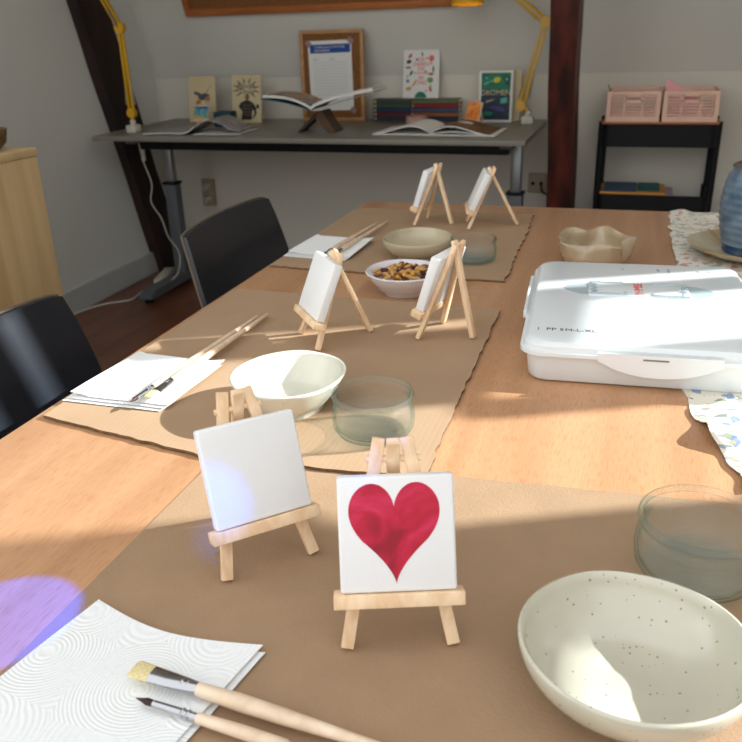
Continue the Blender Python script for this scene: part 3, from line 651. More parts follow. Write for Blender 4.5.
# ---------------------------------------------------------------- chairs
def make_chair():
    t = thing('shell_chair', 'black shell chair with curved backrest at the far left side of the table', 'chair', (-.70, 1.43, 0))
    W = .178
    def P(s, tt):                                   # tt 0 top .. 1 bottom ; faces +x
        z = .80 - .34 * tt; w = W * (1 + .10 * math.sin(PI * min(1, tt * 1.1)) - .04 * tt)
        x = -.070 + .30 * (.80 - z) * (1 - .25 * tt) - .012 * (1 - s * s)
        k = max(0, 1 - tt / .10)
        zz = z + .004 * (1 - s * s) - (.004 * max(0, (abs(s) - .8) / .2) ** 2 * k)
        return Vector((x, s * w, zz))
    def back(bm):
        n, m_ = 24, 18; th = .010
        A = [[P(-1 + 2 * i / n, j / m_) for j in range(m_ + 1)] for i in range(n + 1)]
        a = [[bm.verts.new(p) for p in r] for r in A]; b_ = [[bm.verts.new(p + Vector((-th, 0, 0))) for p in r] for r in A]
        for i in range(n):
            for j in range(m_):
                bm.faces.new((a[i][j], a[i + 1][j], a[i + 1][j + 1], a[i][j + 1])); bm.faces.new((b_[i][j], b_[i][j + 1], b_[i + 1][j + 1], b_[i + 1][j]))
        for i in range(n):
            for j in (0, m_): bm.faces.new((a[i][j], b_[i][j], b_[i + 1][j], a[i + 1][j]))
        for j in range(m_):
            for i in (0, n): bm.faces.new((a[i][j], b_[i][j], b_[i][j + 1], a[i][j + 1]))
    part('backrest', t, 'chair', back, True, 60)
    edge = [P(-1, j / 12) for j in range(12, -1, -1)] + [P(-1 + 2 * i / 20, 0) for i in range(1, 21)] + [P(1, j / 12) for j in range(1, 13)]
    part('edge_trim', t, 'tan_edge', lambda bm: tube(bm, [p + Vector((-.010, 0, 0)) for p in edge], .0028, 8))
    def seat(u, v):
        x = -.02 + .38 * u; y = (v - .5) * .40 * (1 - .12 * abs(u - .4)); z = .455 + .03 * (abs(v - .5) * 2) ** 2 - .01 + (-.025 * max(0, (u - .8) / .2) ** 2) + .022 * max(0, (.12 - u) / .12)
        return Vector((x, y, z))
    part('seat', t, 'chair', lambda bm: sheet(bm, seat, 24, 20, .012), True, 60)
    for sx, sy in ((0, -1), (0, 1), (1, -1), (1, 1)):
        part('leg', t, 'chrome', lambda bm: tube(bm, [(.03 + .27 * sx, sy * .10, .432), (.01 + .31 * sx, sy * .17, .425), (-.01 + .35 * sx, sy * .185, .39), (-.04 + .41 * sx, sy * .205, .001)], .009, 12))
    return t
chair = make_chair()
c2 = copy_tree(chair); c2.location = (-.70, .725, 0); c2['label'] = 'dark blue-black shell chair nearest the camera at the left table edge'

# ---------------------------------------------------------------- trolley and crates
KX = .058
t = thing('trolley', 'black metal two-shelf trolley against the back wall', 'trolley', (KX, 3.55, 0))
def tray(bm, z0, z1, w=.425, d=.30, th=.004):
    o_ = rrect(w, d, .03); i_ = rrect(w - 2 * th, d - 2 * th, .027)
    rr = []
    for pts, z in ((o_, z0), (o_, z1), (i_, z1), (i_, z0 + th)): rr.append([bm.verts.new((x, y, z)) for x, y in pts])
    for a, b_ in zip(rr, rr[1:]):
        for k in range(len(a)): bm.faces.new((a[k], a[(k + 1) % len(a)], b_[(k + 1) % len(a)], b_[k]))
    bm.faces.new(rr[0][::-1]); bm.faces.new(rr[-1])
for z0, z1 in ((.665, .752), (.385, .478), (.13, .22)): part('tray', t, 'black', lambda bm: tray(bm, z0, z1), True, 40)
for s in (-1, 1):
    for d in (-1, 1): part('post', t, 'black', lambda bm: tube(bm, [(s * .214, d * .10, .06), (s * .216, d * .10, .757)], [.014, .014], 12))
    for d in (-1, 1): part('caster', t, 'black', lambda bm: (tube(bm, [(s * .214 - .01, d * .10, .028), (s * .214 + .01, d * .10, .028)], .028, 20), box(bm, (s * .214, d * .10, .055), (.03, .03, .02))))
bxp('wooden_lid', t, 'oframe', (0, 0, .7565), (.43, .305, .008), .001)
def crate(x, label):
    t = thing('folding_crate', label, 'crate', (x, 3.52, .7608)); W, D, H_ = .197, .24, .112
    def panel(bm, w, mt, handle=True):
        def b2(cx, cz, sx, sz, th=.005): 
            r = bmesh.ops.create_cube(bm, size=1, matrix=mt @ T((cx, 0, cz)) @ Matrix.Diagonal((sx, th, sz, 1)))
        b2(-w / 2 + .007, H_ / 2, .014, H_, .008); b2(w / 2 - .007, H_ / 2, .014, H_, .008)
        b2(0, .0105, w - .028, .021); b2(0, H_ - .006, w - .028, .012, .007)
        hw_ = .028 if handle else 0
        for i in range(7):
            z = .0275 + i * .0112; full = z < .066 or not handle
            if full: b2(0, z, w - .028, .0058, .004)
            else:
                for s in (-1, 1): b2(s * (w / 4 + hw_ / 2 - .0055), z, w / 2 - hw_ - .014, .0058, .004)
        for xx in ((-w * .17, w * .17) if handle else (0,)): b2(xx, .045, .006, .05, .0045)
        if handle:
            b2(0, .074, .066, .012); b2(0, H_ - .014, .066, .010)
            for s in (-1, 1): b2(s * .032, .088, .008, .035)
        b2(0, .009, w * .5, .003, .007)
        for s in (-1, 1): b2(s * w * .36, .014, .016, .010, .009)
    part('front_panel', t, 'pink', lambda bm: panel(bm, W, T((0, -D / 2, 0))), False)
    part('back_panel', t, 'pink', lambda bm: panel(bm, W, T((0, D / 2, 0))), False)
    for s in (-1, 1): part('side_panel', t, 'pink', lambda bm: panel(bm, D, T((s * (W / 2 - .003), 0, 0)) @ Matrix.Rotation(PI / 2, 4, 'Z'), False), False)
    bxp('crate_base', t, 'pink', (0, 0, .002), (W - .012, D - .01, .003))
crate(KX - .1045, 'left pink folding crate on the black trolley'); crate(KX + .1045, 'right pink folding crate on the trolley, holding the pink card')
def pc(bm):
    pts = [(-.105, .100), (-.098, .145), (-.075, .135), (.055, .055), (.060, .040), (.0, .040), (-.06, .08)]
    prism(bm, pts, 0, .0008, mtx=T((KX + .1045, 3.455, .765)) @ RX90)
o = part('pink_card', None, 'pinkcard', lambda bm: prism(bm, [(-.0925, .105), (-.098, .150), (-.080, .145), (.055, .060), (.060, .012), (-.06, .012)], 0, .0008, mtx=RX90), False)
o.location = (KX + .1045, 3.425, .7650); tag(o, 'torn pink paper card sticking out of the right crate', 'card')
M['teal'] = flat('teal_plastic', (30, 110, 130))
tag(part('craft_roll', None, 'teal', lambda bm: tube(bm, [(KX + .07, 3.49, .785), (KX + .11, 3.50, .785)], .018, 20)), 'teal roll lying inside the right pink crate', 'roll')
tag(part('pink_box', None, 'pinkcard', lambda bm: box(bm, (KX + .115, 3.46, .782), (.09, .03, .032), None, .002)), 'salmon pink box inside the right pink crate', 'box')
tag(part('green_stem', None, flat('stem_green', (48, 66, 40)), lambda bm: tube(bm, [(KX - .185, 3.45, .766), (KX - .19, 3.46, .84), (KX - .205, 3.46, .895)], [.0025, .003, .002], 8)), 'dark green stem sticking up from the left crate', 'stick')
flat('book_blue', (70, 92, 112)); flat('book_teal', (44, 104, 100)); flat('book_orange', (214, 148, 66)); flat('book_lilac', (188, 158, 170))
def paperback(loc, s, cover, label, cat='book', rz=0, group=None, name='paperback'):
    t = thing(name, label, cat, loc, rz, group)
    part('cover', t, cover, lambda bm: (box(bm, (0, 0, s[2] - .0006), (s[0], s[1], .0012)), box(bm, (0, 0, .0006), (s[0], s[1], .0012)), box(bm, (0, -s[1] / 2 + .0006, s[2] / 2), (s[0], .0012, s[2]))), False)
    bxp('pages', t, 'paper', (0, .001, s[2] / 2), (s[0] - .004, s[1] - .004, s[2] - .0026))
    return t
paperback((-.005, 3.52, .3895), (.285, .20, .084), 'book_lilac', 'thick lilac book at the bottom of the trolley shelf pile')
paperback((-.020, 3.52, .4740), (.255, .19, .011), 'book_orange', 'orange-edged book on the middle trolley shelf pile')
paperback((-.070, 3.52, .4855), (.13, .18, .006), 'book_blue', 'thin blue book on the orange-edged book, left', name='thin_book')
paperback((.042, 3.53, .4855), (.085, .16, .006), 'book_teal', 'thin teal book on the orange-edged book, right', name='thin_book')

# ---------------------------------------------------------------- boards
def lean_y(loc, ang): return T(loc) @ Matrix.Rotation(-ang, 4, 'X')
FW, FH = .300, .385
t = thing('cork_board', 'wood-framed cork board with a pinned white sheet, leaning on the back wall', 'board', mtx=lean_y((-1.348, 3.572, ZT + .0005), math.radians(1.5)))
part('frame', t, 'frame', lambda bm: (box(bm, (0, 0, .008), (FW, .016, .016), None, .001), box(bm, (0, 0, FH - .008), (FW, .016, .016), None, .001), box(bm, (-FW / 2 + .008, 0, FH / 2), (.016, .016, FH - .03), None, .001), box(bm, (FW / 2 - .008, 0, FH / 2), (.016, .016, FH - .03), None, .001)))
bxp('cork', t, 'cork', (0, .001, FH / 2), (FW - .02, .006, FH - .02))
mt_ = t.matrix_world.copy()
t = thing('sign_up_sheet', 'white printed sheet with blue header taped on the cork board', 'paper', mtx=mt_ @ T((-.005, -.0025, .046)) @ Matrix.Rotation(math.radians(-1), 4, 'Y'))
bxp('sheet', t, 'paper', (0, 0, .148), (.205, .0008, .295))
bxp('header', t, 'blueink', (.002, -.0008, .262), (.190, .0008, .036))
text('header_text', t, 'SCHRIJF JE IN VOOR ONZE', .012, T((-.072, -.0014, .268)) @ RX90, 'paper', .0001, 'LEFT'); text('header_text', t, 'NIEUWSBRIEF', .012, T((-.072, -.0014, .254)) @ RX90, 'paper', .0001, 'LEFT')
text('column_title', t, 'Naam', .009, T((-.08, -.001, .218)) @ RX90, 'blueink', .0001, 'LEFT'); text('column_title', t, 'E-mail', .009, T((.0, -.001, .218)) @ RX90, 'blueink', .0001, 'LEFT')
part('ruled_lines', t, 'greyink', lambda bm: [box(bm, (0, -.0008, .205 - i * .0125), (.165, .0004, .0009)) for i in range(14)], False)
M['tape'] = mat('lilac_tape', (150, 118, 120), .5)
for x, z in ((-.1, .285), (.1, .292), (.1, .0)): part('tape', t, 'tape', lambda bm: box(bm, (x, -.001, z), (.028, .0008, .022), Matrix.Rotation(.7, 3, 'Y')), False)
sa = math.atan(SL)
t = thing('wall_cork_board', 'orange wood framed cork board mounted high on the sloping wall', 'board', mtx=T((-1.42, KY - SL * (1.205 - KZ) - .001, 1.205)) @ Matrix.Rotation(sa, 4, 'X'))
part('frame', t, 'oframe', lambda bm: (box(bm, (0, -.011, .015), (1.27, .022, .03), None, .002), box(bm, (0, -.011, .785), (1.27, .022, .03), None, .002), box(bm, (-.62, -.011, .4), (.03, .022, .74), None, .002), box(bm, (.62, -.011, .4), (.03, .022, .74), None, .002)))
bxp('cork', t, 'cork', (0, -.006, .4), (1.22, .008, .75))

# ---------------------------------------------------------------- standing books on the desk
def standing(name, x, y, w, h, th, lean, cover, label, rz=0, z=ZT + .0005):
    t = thing(name, label, 'book', mtx=T((x, y, z)) @ Matrix.Rotation(rz, 4, 'Z') @ Matrix.Rotation(-lean, 4, 'X'))
    part('cover', t, cover, lambda bm: (box(bm, (0, 0, h / 2), (w, .0016, h)), box(bm, (0, th, h / 2), (w, .0016, h)), box(bm, (-w / 2, th / 2, h / 2), (.0016, th, h))), False)
    bxp('pages', t, 'paper', (.001, th / 2, h / 2), (w - .005, th - .002, h - .006)); return t
def art(name, t, pts, m, off=.0012): return part(name, t, m, lambda bm: prism(bm, pts, 0, .0003, mtx=T((0, -off, 0)) @ RX90), False)
def ell(cx, cy, a, b_, n=18, rot=0): return [(cx + a * math.cos(2 * PI * i / n) * math.cos(rot) - b_ * math.sin(2 * PI * i / n) * math.sin(rot), cy + a * math.cos(2 * PI * i / n) * math.sin(rot) + b_ * math.sin(2 * PI * i / n) * math.cos(rot)) for i in range(n)]
def stroke(x0, y0, x1, y1, w): 
    d = Vector((x1 - x0, y1 - y0)).normalized(); n = Vector((-d.y, d.x)) * w / 2
    return [(x0 - n.x, y0 - n.y), (x1 - n.x * .4, y1 - n.y * .4), (x1 + n.x * .4, y1 + n.y * .4), (x0 + n.x, y0 + n.y)]
t = standing('insect_book', -1.985, 3.50, .135, .205, .010, .16, 'cream', 'cream book with a colourful bee picture, leftmost on the desk', .06)
flat('bee_grey', (74, 80, 88)); flat('bee_orange', (186, 108, 48)); flat('bee_tan', (160, 122, 76))
art('bee_body', t, ell(.010, .115, .030, .014, rot=.15), 'bee_grey'); art('bee_wing', t, ell(-.022, .128, .020, .008, rot=-.3), 'bee_grey', .0014); art('bee_head', t, ell(.030, .106, .012, .012), 'bee_tan', .0016)
art('bee_leg', t, stroke(-.02, .10, -.045, .03, .010), 'bee_orange'); art('bee_leg', t, stroke(-.042, .05, -.046, .005, .005), 'ink', .0016); art('antenna', t, stroke(.015, .125, .05, .165, .003), 'bee_grey'); art('bee_belly', t, ell(0, .09, .02, .012), 'bee_orange', .0010)
t = standing('figure_book', -1.752, 3.495, .143, .208, .014, .16, 'cream', 'cream book with a black striped figure and starburst lettering', .04)
M['navy'] = flat('navy_ink', (34, 38, 64)); M['stripe'] = flat('brown_stripe', (120, 92, 70))
art('figure_torso', t, [(-.028, .012), (-.022, .05), (-.040, .070), (-.030, .088), (-.006, .098), (.012, .098), (.034, .086), (.046, .066), (.050, .040), (.034, .018), (.028, .020), (.040, .044), (.032, .060), (.026, .040), (.026, .012)], 'ink')
art('figure_head', t, ell(.004, .112, .011, .014), 'stripe', .0013)
for i in range(4): art('torso_stripe', t, [(-.02, .082 - i * .014), (.003, .074 - i * .014), (.026, .082 - i * .014), (.026, .079 - i * .014), (.003, .071 - i * .014), (-.02, .079 - i * .014)], 'stripe', .0016)
for i in range(12):
    a = 2 * PI * i / 12 + .2; 
    if 4.2 < a % (2 * PI) < 5.2: continue
    art('burst_ray', t, stroke(.0 + .040 * math.cos(a), .148 + .026 * math.sin(a), .0 + .066 * math.cos(a), .148 + .048 * math.sin(a), .007), 'navy')
text('title', t, 'Blinde', .034, T((.0, -.0016, .160)) @ RX90, 'navy', .0002); text('title', t, 'Thuis', .034, T((.0, -.0016, .136)) @ RX90, 'navy', .0002)
art('publisher_mark', t, [(.048, .062), (.062, .062), (.062, .080), (.048, .080)], 'ink')
# small seascape painting on an easel
def tiny_easel(x, y, rz, w, h, art_m, label, elabel):
    e = thing('tiny_easel', elabel, 'easel', (x, y, ZT + .0005), rz)
    k = w / .079
    for s in (-1, 1): part('front_leg', e, 'easel', lambda bm: bar(bm, (s * .028 * k, 0, .001), (s * .006, .035, .100), .007, .005, Vector((1, 0, 0))))
    part('rear_leg', e, 'easel', lambda bm: bar(bm, (0, .075, .001), (0, .030, .104), .007, .005, Vector((1, 0, 0))))
    part('ledge', e, 'easel', lambda bm: box(bm, (0, -.001, .022), (w + .006, .011, .007)))
    c = thing('tiny_painting', label, 'painting', mtx=T((x, y, ZT)) @ Matrix.Rotation(rz, 4, 'Z') @ T((0, -.0075, .0262)) @ Matrix.Rotation(-.34, 4, 'X'))
    part('canvas_block', c, 'canvas', lambda bm: box(bm, (0, 0, h / 2), (w, .006, h), None, .0008)); art('painted_scene', c, [(-w / 2 + .001, .001), (w / 2 - .001, .001), (w / 2 - .001, h - .001), (-w / 2 + .001, h - .001)], art_m, .0032); return c
c = tiny_easel(-1.93, 3.395, .05, .072, .062, 'sea_art', 'tiny blue and yellow seascape painting in front of the bee book', 'tiny wooden easel under the seascape painting')
flat('sea_deep', (30, 84, 128)); flat('sand', (206, 176, 84)); flat('sky_pale', (196, 206, 196))
art('sky', c, [(-.035, .056), (.035, .056), (.035, .061), (-.035, .061)], 'sky_pale', .0036); art('deep_sea', c, [(-.035, .048), (.035, .046), (.035, .056), (-.035, .056)], 'sea_deep', .0036); art('sand', c, [(-.035, .001), (.035, .001), (.035, .006), (-.035, .018)], 'sand', .0036)
tiny_easel(-.672, 3.40, -.42, .072, .072, 'orange_art', 'tiny orange abstract painting in front of the green night book', 'tiny wooden easel under the orange painting')
# teal tin box
tag(part('teal_tin', None, flat('dark_teal', (28, 62, 70)), lambda bm: box(bm, (-1.79, 3.36, ZT + .0325), (.088, .06, .064), None, .004)), 'dark teal box behind the curled magazine', 'box')

# ---------------------------------------------------------------- open books
def page_block(t, name, x0, x1, d, hfn, m_top, th=.003, side='paper'):
    part(name, t, [m_top, side], lambda bm: sheet(bm, lambda u, v: Vector((x0 + (x1 - x0) * u, (v - .5) * d, hfn(u))), 24, 6, th, 0, 1), True, 60)
# magazine, left of desk
t = thing('open_magazine', 'open magazine with one curled page at the left end of the desk', 'magazine', (-1.79, 3.15, ZT + .001), math.radians(4))
page_block(t, 'left_pages', -.235, 0, .19, lambda u: .005 + .003 * math.sin(u * PI) + (.025 * max(0, (u - .75) / .25) ** 2), 'greypaper', .004)
page_block(t, 'right_pages', .0, .195, .19, lambda u: .030 + .034 * math.sin(min(1, u * 1.25) * PI * .75) - .062 * max(0, u - .35), 'greypaper', .0016)
page_block(t, 'back_cover', .0, .21, .20, lambda u: .003, 'paper', .0022)
# open art book, right
t = thing('open_art_book', 'open art book with a brown photograph lying on the right of the desk', 'book', (-.775, 3.21, ZT + .001), math.radians(-3))
page_block(t, 'cover', -.235, .255, .235, lambda u: .004, 'paper', .0035)
page_block(t, 'left_pages', -.225, 0, .225, lambda u: .006 + .030 * math.sin(u ** 1.6 * PI * .93), 'paper', .004)
page_block(t, 'right_pages', .0, .235, .225, lambda u: .006 + .030 * math.sin((1 - u) ** 1.5 * PI * .95), 'brown_photo', .004)
page_block(t, 'lower_pages', .0, .235, .225, lambda u: .0055 + .010 * math.sin((1 - u) ** 1.3 * PI * .95), 'paper', .003)
part('white_shape', t, 'paper', lambda bm: sheet(bm, lambda u, v: Vector((.075 + .06 * u, .03 + .05 * (v - .5) * math.sin(.3 + 2.5 * u), .0068 + .030 * math.sin((1 - (.075 + .06 * u) / .235) ** 1.5 * PI * .95))), 8, 4, .0004))
# book on folded stand
t = thing('book_stand', 'folded dark cardboard book stand on the desk', 'stand', (-1.275, 3.21, ZT + .001), math.radians(2))
M['stand'] = flat('dark_card', (46, 44, 40)); M['stand2'] = flat('brown_card', (92, 66, 44))
part('left_wing', t, 'stand', lambda bm: prism(bm, [(-.085, 0), (-.075, .0), (.005, .062), (.02, .085), (-.012, .07), (-.03, .05)], -.05, .05, mtx=RX90), False)
part('right_wing', t, 'stand2', lambda bm: prism(bm, [(.085, 0), (.05, 0), (.0, .05), (.005, .08), (.03, .085), (.045, .055)], -.05, .05, mtx=RX90), False)
t = thing('open_picture_book', 'wide open picture book resting on the folded dark stand', 'book', (-1.275, 3.21, ZT + .092), math.radians(2))
def wing(s, k): return lambda u: .0 + k + (.030 if s < 0 else .06) * u * 1.0 + .016 * math.sin(min(1, u * 1.1) * PI) * 1.0
page_block(t, 'cover', 0, -.212, .21, lambda u: .002 + .045 * u + .006 * math.sin(u * PI), 'stand', .0025, 'teal')
page_block(t, 'cover', 0, .262, .21, lambda u: .002 + .066 * u, 'stand', .0025, 'greypaper')
page_block(t, 'left_pages', 0, -.205, .20, lambda u: .008 + .045 * u + .018 * math.sin(u ** .8 * PI * .95) + .004, 'colour_photo', .010)
page_block(t, 'right_pages', 0, .258, .20, lambda u: .015 + .066 * u + .012 * math.sin(u ** .6 * PI * .95), 'paper', .012)

# ---------------------------------------------------------------- stack of books and things on it
cl = [(48, 52, 70), (94, 32, 34), (38, 46, 78), (52, 78, 56), (62, 66, 56)]; cr_ = [(40, 44, 60), (140, 82, 52), (68, 74, 100), (132, 34, 34), (96, 100, 70)]
hN = ['lowest', 'second from bottom', 'middle', 'second from top', 'topmost']
for i in range(5):
    for k, (cols, x, w, nm) in enumerate(((cl, -1.076, .176, 'left'), (cr_, -.879, .212, 'right'))):
        key = 'spine%d%d' % (k, i); flat(key, cols[i])
        t = paperback((x, 3.62, ZT + .0006 + i * .0184), (w, .075, .018), key, '%s book of the %s stack on the grey desk' % (hN[i], nm), 'book', 0, None, 'stacked_book')
        if k == 0 or i in (1, 3): part('spine_band', t, 'cream', lambda bm: [box(bm, (-w / 2 + .006 + q, -.0379, .009), (.004, .0006, .010)) for q in ((0, .007) if k == 0 else (0,))], False)
t = standing('animal_book', -.956, 3.628, .162, .200, .010, .13, 'paper', 'white book with small animals and red lettering standing on the book stacks', 0, ZT + .0006 + 5 * .0184 + .0008)
for s, z, sz in (('DE', .160, .022), ('DIEREN', .141, .022), ('DIE', .122, .021), ('KWAMEN', .104, .015), ('BIJ', .085, .021), ('ONS', .064, .026)):
    text('title', t, s, sz, T((.0, -.0016, z)) @ RX90, 'red', .0002)
flat('dk_green', (26, 120, 92)); flat('pinkish', (222, 112, 110)); flat('dark_brown', (70, 52, 46)); flat('gold', (196, 156, 74)); flat('soft_green', (110, 150, 96)); flat('soft_blue', (104, 128, 160))
art('green_hill', t, [(.0 + .027 * math.cos(a * PI / 12), .0015 + .026 * math.sin(a * PI / 12)) for a in range(13)], 'dk_green')
for x, z, a, b_, m_, r_ in ((-.05, .176, .012, .006, 'bee_orange', .9), (-.056, .152, .012, .008, 'dark_brown', .3), (-.058, .128, .014, .005, 'bee_tan', 0), (-.045, .105, .012, .006, 'dk_green', 1.1), (-.06, .072, .008, .008, 'soft_blue', 0), (-.055, .040, .014, .008, 'gold', .2),
                             (-.030, .062, .020, .004, 'gold', 1.0), (.046, .165, .012, .013, 'pinkish', 0), (.045, .145, .004, .008, 'gold', .3), (.055, .120, .004, .014, 'dk_green', 0), (.045, .100, .013, .006, 'bee_orange', 0), (.042, .075, .014, .012, 'soft_green', 0), (.044, .038, .006, .013, 'bee_tan', .2),
                             (.004, .182, .003, .009, 'dark_brown', .3), (-.02, .160, .004, .006, 'dark_brown', .4), (.022, .110, .003, .006, 'dark_brown', .5), (-.062, .092, .003, .006, 'soft_green', 0), (.025, .165, .008, .003, 'pinkish', .6), (.025, .030, .005, .004, 'pinkish', 0), (.045, .055, .003, .003, 'red', 0)):
    art('animal_motif', t, ell(x, z, a, b_, 14, r_), m_)
part('tealight_cup', None, 'plaid', lambda bm: lathe(bm, [(0, 0), (.036, 0), (.046, .008), (.048, .022), (.042, .036), (.038, .036), (.043, .022), (.04, .01), (0, .006)], 32))
o = bpy.data.objects['tealight_cup']; o.location = (-.925, 3.44, ZT + .0005); tag(o, 'small plaid patterned cup in front of the book stacks', 'cup')
# green night book
standing('white_paperback', -.585, 3.592, .15, .205, .020, .07, 'cream', 'cream-edged paperback behind the green night book', .0)
t = standing('night_book', -.610, 3.555, .143, .207, .018, .07, 'paper', 'white-bordered book titled DROMEN with green night landscape', .0)
art('upper_art', t, [(-.062, .10), (.062, .10), (.062, .198), (-.062, .198)], 'green_art'); art('lower_art', t, [(-.062, .009), (.062, .009), (.062, .128), (.04, .118), (.02, .134), (-.01, .120), (-.035, .138), (-.062, .12)], 'navy_art', .0015)
art('moon', t, ell(.004, .170, .016, .011, rot=.3), flat('moon_yellow', (206, 200, 60)) , .0018)
flat('pale_green', (90, 170, 150)); flat('lilac', (70, 66, 120))
for x, z in ((-.04, .178), (-.035, .160), (-.02, .165), (.045, .172), (-.045, .155)): art('leaf_spot', t, ell(x, z, .006, .005), 'pale_green', .0018)
art('hill_shape', t, ell(.01, .055, .035, .010, rot=-.2), 'lilac', .0020); art('green_shape', t, ell(-.03, .035, .022, .009), 'dk_green', .0020); art('house_shape', t, [(.022, .075), (.05, .078), (.05, .10), (.022, .096)], 'pale_green', .0018); art('house_shape', t, stroke(-.04, .082, -.005, .092, .006), 'cream', .0019)
text('title', t, 'DROMEN', .031, T((0, -.0023, .118)) @ RX90, 'cream', .0002, sx=.98)

# ---------------------------------------------------------------- architect lamps
def lamp(base, sh, elbow, wrist, head, hdir, label, lit):
    t = thing('desk_lamp', label, 'lamp', base); B = Vector(base); rel = lambda p: Vector(p) - B
    part('clamp', t, 'cream_plastic', lambda bm: (box(bm, (0, 0, .016), (.05, .05, .032), None, .006), tube(bm, [(0, 0, .03), (0, 0, .052)], .012, 14)))
    def arm(a, b_, o=.0095):
        d = (b_ - a).normalized(); n = d.cross(Vector((0, 1, 0))).normalized()
        def f(bm):
            for s in (-1, 1): bar(bm, a + n * s * o, b_ + n * s * o * .8, .011, .010, Vector((0, 1, 0)), .001)
        return f
    S, E_, W_, H_ = rel(sh), rel(elbow), rel(wrist), rel(head)
    part('lower_arm', t, 'yellow', arm(S, E_)); part('upper_arm', t, 'yellow', arm(E_, W_))
    part('joint', t, 'yellow', lambda bm: tube(bm, [E_ + Vector((0, -.012, 0)), E_ + Vector((0, .012, 0))], .022, 18)); part('joint', t, 'yellow', lambda bm: (tube(bm, [S + Vector((0, -.012, 0)), S + Vector((0, .012, 0))], .020, 18), tube(bm, [Vector((0, 0, .05)), S], .008, 10)))
    part('spring', t, 'steel', lambda bm: [tube(bm, [S.lerp(E_, .1) + Vector((s * .022, 0, 0)), S.lerp(E_, .48) + Vector((s * .010, 0, 0))], .0035, 8) for s in (-1, 1)]); part('spring', t, 'steel', lambda bm: [tube(bm, [E_.lerp(W_, .15) + Vector((0, 0, s * .018)), E_.lerp(W_, .6) + Vector((0, 0, s * .01))], .0035, 8) for s in (-1, 1)])
    d = Vector(hdir).normalized(); q = d.to_track_quat('Z', 'Y').to_matrix().to_4x4(); mh = T(H_) @ q
    def shade(bm):
        lathe(bm, [(.0, -.005), (.022, -.005), (.028, .03), (.034, .05), (.062, .105), (.064, .12), (.061, .12), (.058, .105), (.03, .055), (.024, .01), (0, .002)], 40); bm.transform(mh)
    hd_ = part('lamp_shade', t, 'yellow', shade); part('connector', t, 'black', lambda bm: tube(bm, [W_, H_], .006, 8))
    part('bulb', hd_, 'bulb' if lit else 'cream_plastic', lambda bm: (lathe(bm, [(0, .03), (.014, .035), (.026, .07), (.02, .092), (0, .100)], 20), bm.transform(mh)))
    return t
b0 = (-.462, 3.50, ZT); lamp(b0, atY(521, 106, 3.5), atY(546, 22, 3.5), atY(486, -30, 3.46), atY(468, -29, 3.44), (.02, -.1, -1), 'yellow jointed architect lamp clamped to the right end of the desk', True)
lamp((-2.112, 3.12, ZT), atY(132, 113, 3.12) , atY(120, 28, 3.10), atY(97, -12, 3.02), atY(84, -62, 2.9), (.5, -.4, -.8), 'yellow architect lamp clamped at the left end of the desk by the dark beam', False)

# ---------------------------------------------------------------- cables and sockets
def cable(name, pts, r, m, label):
    v = [Vector(p) for p in pts]; out = []
    for i in range(len(v) - 1):
        p0, p1, p2, p3 = v[max(i - 1, 0)], v[i], v[i + 1], v[min(i + 2, len(v) - 1)]
        for k in range(6):
            s = k / 6; out.append(.5 * ((2 * p1) + (p2 - p0) * s + (2 * p0 - 5 * p1 + 4 * p2 - p3) * s * s + (3 * p1 - p0 - 3 * p2 + p3) * s ** 3))
    out.append(v[-1]); o = part(name, None, m, lambda bm: tube(bm, out, r, 8)); return tag(o, label, 'cable')
cb = cable('lamp_cable', [(-2.155, 3.20, .712), (-2.15, 3.20, .66), (-2.14, 3.20, .60), (-2.12, 3.21, .50), (-2.13, 3.2, .42), (-2.10, 3.22, .34), (-2.09, 3.24, .25), (-2.06, 3.27, .16), (-2.05, 3.2, .07), (-2.15, 3.12, .008)], .0028, 'cream_plastic', 'thin white lamp cable hanging down from the left end of the desk')
part('switch', cb, 'cream_plastic', lambda bm: box(bm, (-2.137, 3.20, .63), (.018, .014, .05), None, .004))
cable('extension_cord', [(-2.32, 2.75, .006), (-2.30, 2.85, .006), (-2.26, 2.93, .006), (-2.20, 2.98, .006), (-2.18, 3.02, .006), (-2.20, 3.2, .006), (-2.10, 3.35, .006)], .004, 'cream_plastic', 'white extension cord running along the floor by the left wall')
tag(part('power_strip', None, 'cream_plastic', lambda bm: box(bm, (-2.20, 3.33, .020), (.05, .22, .035), Matrix.Rotation(.3, 3, 'Z'), .006)), 'white power strip on the floor below the desk', 'power strip')
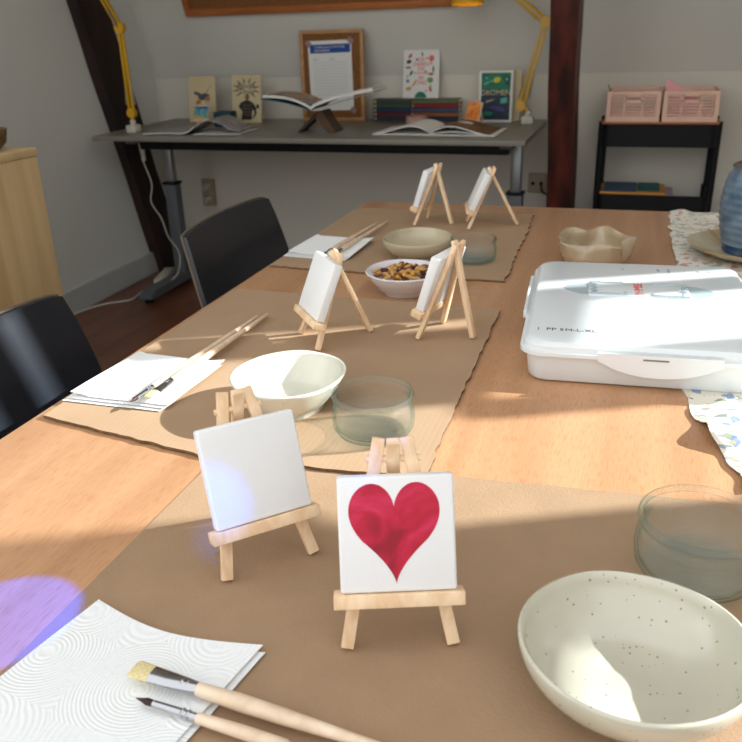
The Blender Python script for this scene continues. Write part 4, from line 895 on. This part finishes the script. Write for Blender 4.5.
for (x, z, w, h, lab, dx, dz) in ((-2.095, .375, .068, .135, 'beige double wall socket behind the left desk leg', 0, .032), (-.43, .465, .08, .085, 'beige wall socket beside the red-brown timber post', .018, 0)):
    t = thing('wall_socket', lab, 'socket', (x, YB - .0005, z)); bxp('plate', t, 'beige_plastic', (0, -.012, 0), (w, .022, h), .004)
    for s in (-1, 1): part('outlet', t, 'black' if dx else 'beige_plastic', lambda bm: lathe(bm, [(0, 0), (.008 if dx else .022, 0), (.008 if dx else .022, .003), (0, .003)], 20), True).matrix_local = T((dx * s, -.024, dz * s)) @ RX90
    if dx == 0:
        for s in (-1, 1): part('plug', t, 'cream_plastic', lambda bm: tube(bm, [(0, -.026, dz * s), (0, -.052, dz * s), (.0, -.056, dz * s - .02)], [.018, .014, .005], 14))
cable('lamp_cable', [(-.412, YB - .028, .465), (-.40, 3.62, .44), (-.36, 3.655, .41), (-.30, 3.665, .40)], .004, 'black', 'short black plug cable at the right wall socket')

# ---------------------------------------------------------------- light
w = bpy.data.worlds.new('world'); sc.world = w; w.use_nodes = True
bg = w.node_tree.nodes['Background']; bg.inputs[0].default_value = (.93, .96, 1.0, 1); bg.inputs[1].default_value = 1.55
def light(name, kind, loc, energy, color, **k):
    l = bpy.data.lights.new(name, kind); l.energy = energy; l.color = color
    for a, v in k.items(): setattr(l, a, v)
    o = bpy.data.objects.new(name, l); COL.objects.link(o); o.location = loc; return o
def aim(o, p): o.rotation_euler = (Vector(p) - o.location).to_track_quat('-Z', 'Y').to_euler()
sd = Vector((math.cos(AZ) * math.cos(EL), math.sin(AZ) * math.cos(EL), math.sin(EL)))
s = light('sun', 'SUN', sd * 5, 11.5, (.92, .98, 1), angle=math.radians(.6)); aim(s, (0, 0, 0))
# unseen spot lamps added for the blue and purple patches
for p, tgt, e, c, sz, bl in (((-.10, .05, 1.35), at(216, 508, .80), 30, (0, .12, 1), 5.5, 1), ((-.05, .0, 1.45), at(360, 474, .85), 16, (.0, .12, 1), 3.4, 1), ((-.2, .1, 1.6), at(399, 448, .865), 22, (.2, .18, 1), 1.6, .6),
                            ((-.15, .75, 1.6), at(2, 622, ZT), 230, (.0, .06, 1), 6.5, .3)):
    s = light('tint_spot', 'SPOT', p, e, c, spot_size=math.radians(sz), spot_blend=bl, shadow_soft_size=.002); aim(s, tgt)

sc.view_settings.view_transform = 'Standard'; sc.view_settings.look = 'None'
sc.cycles.use_denoising = True; sc.cycles.max_bounces = 8; sc.cycles.transparent_max_bounces = 16
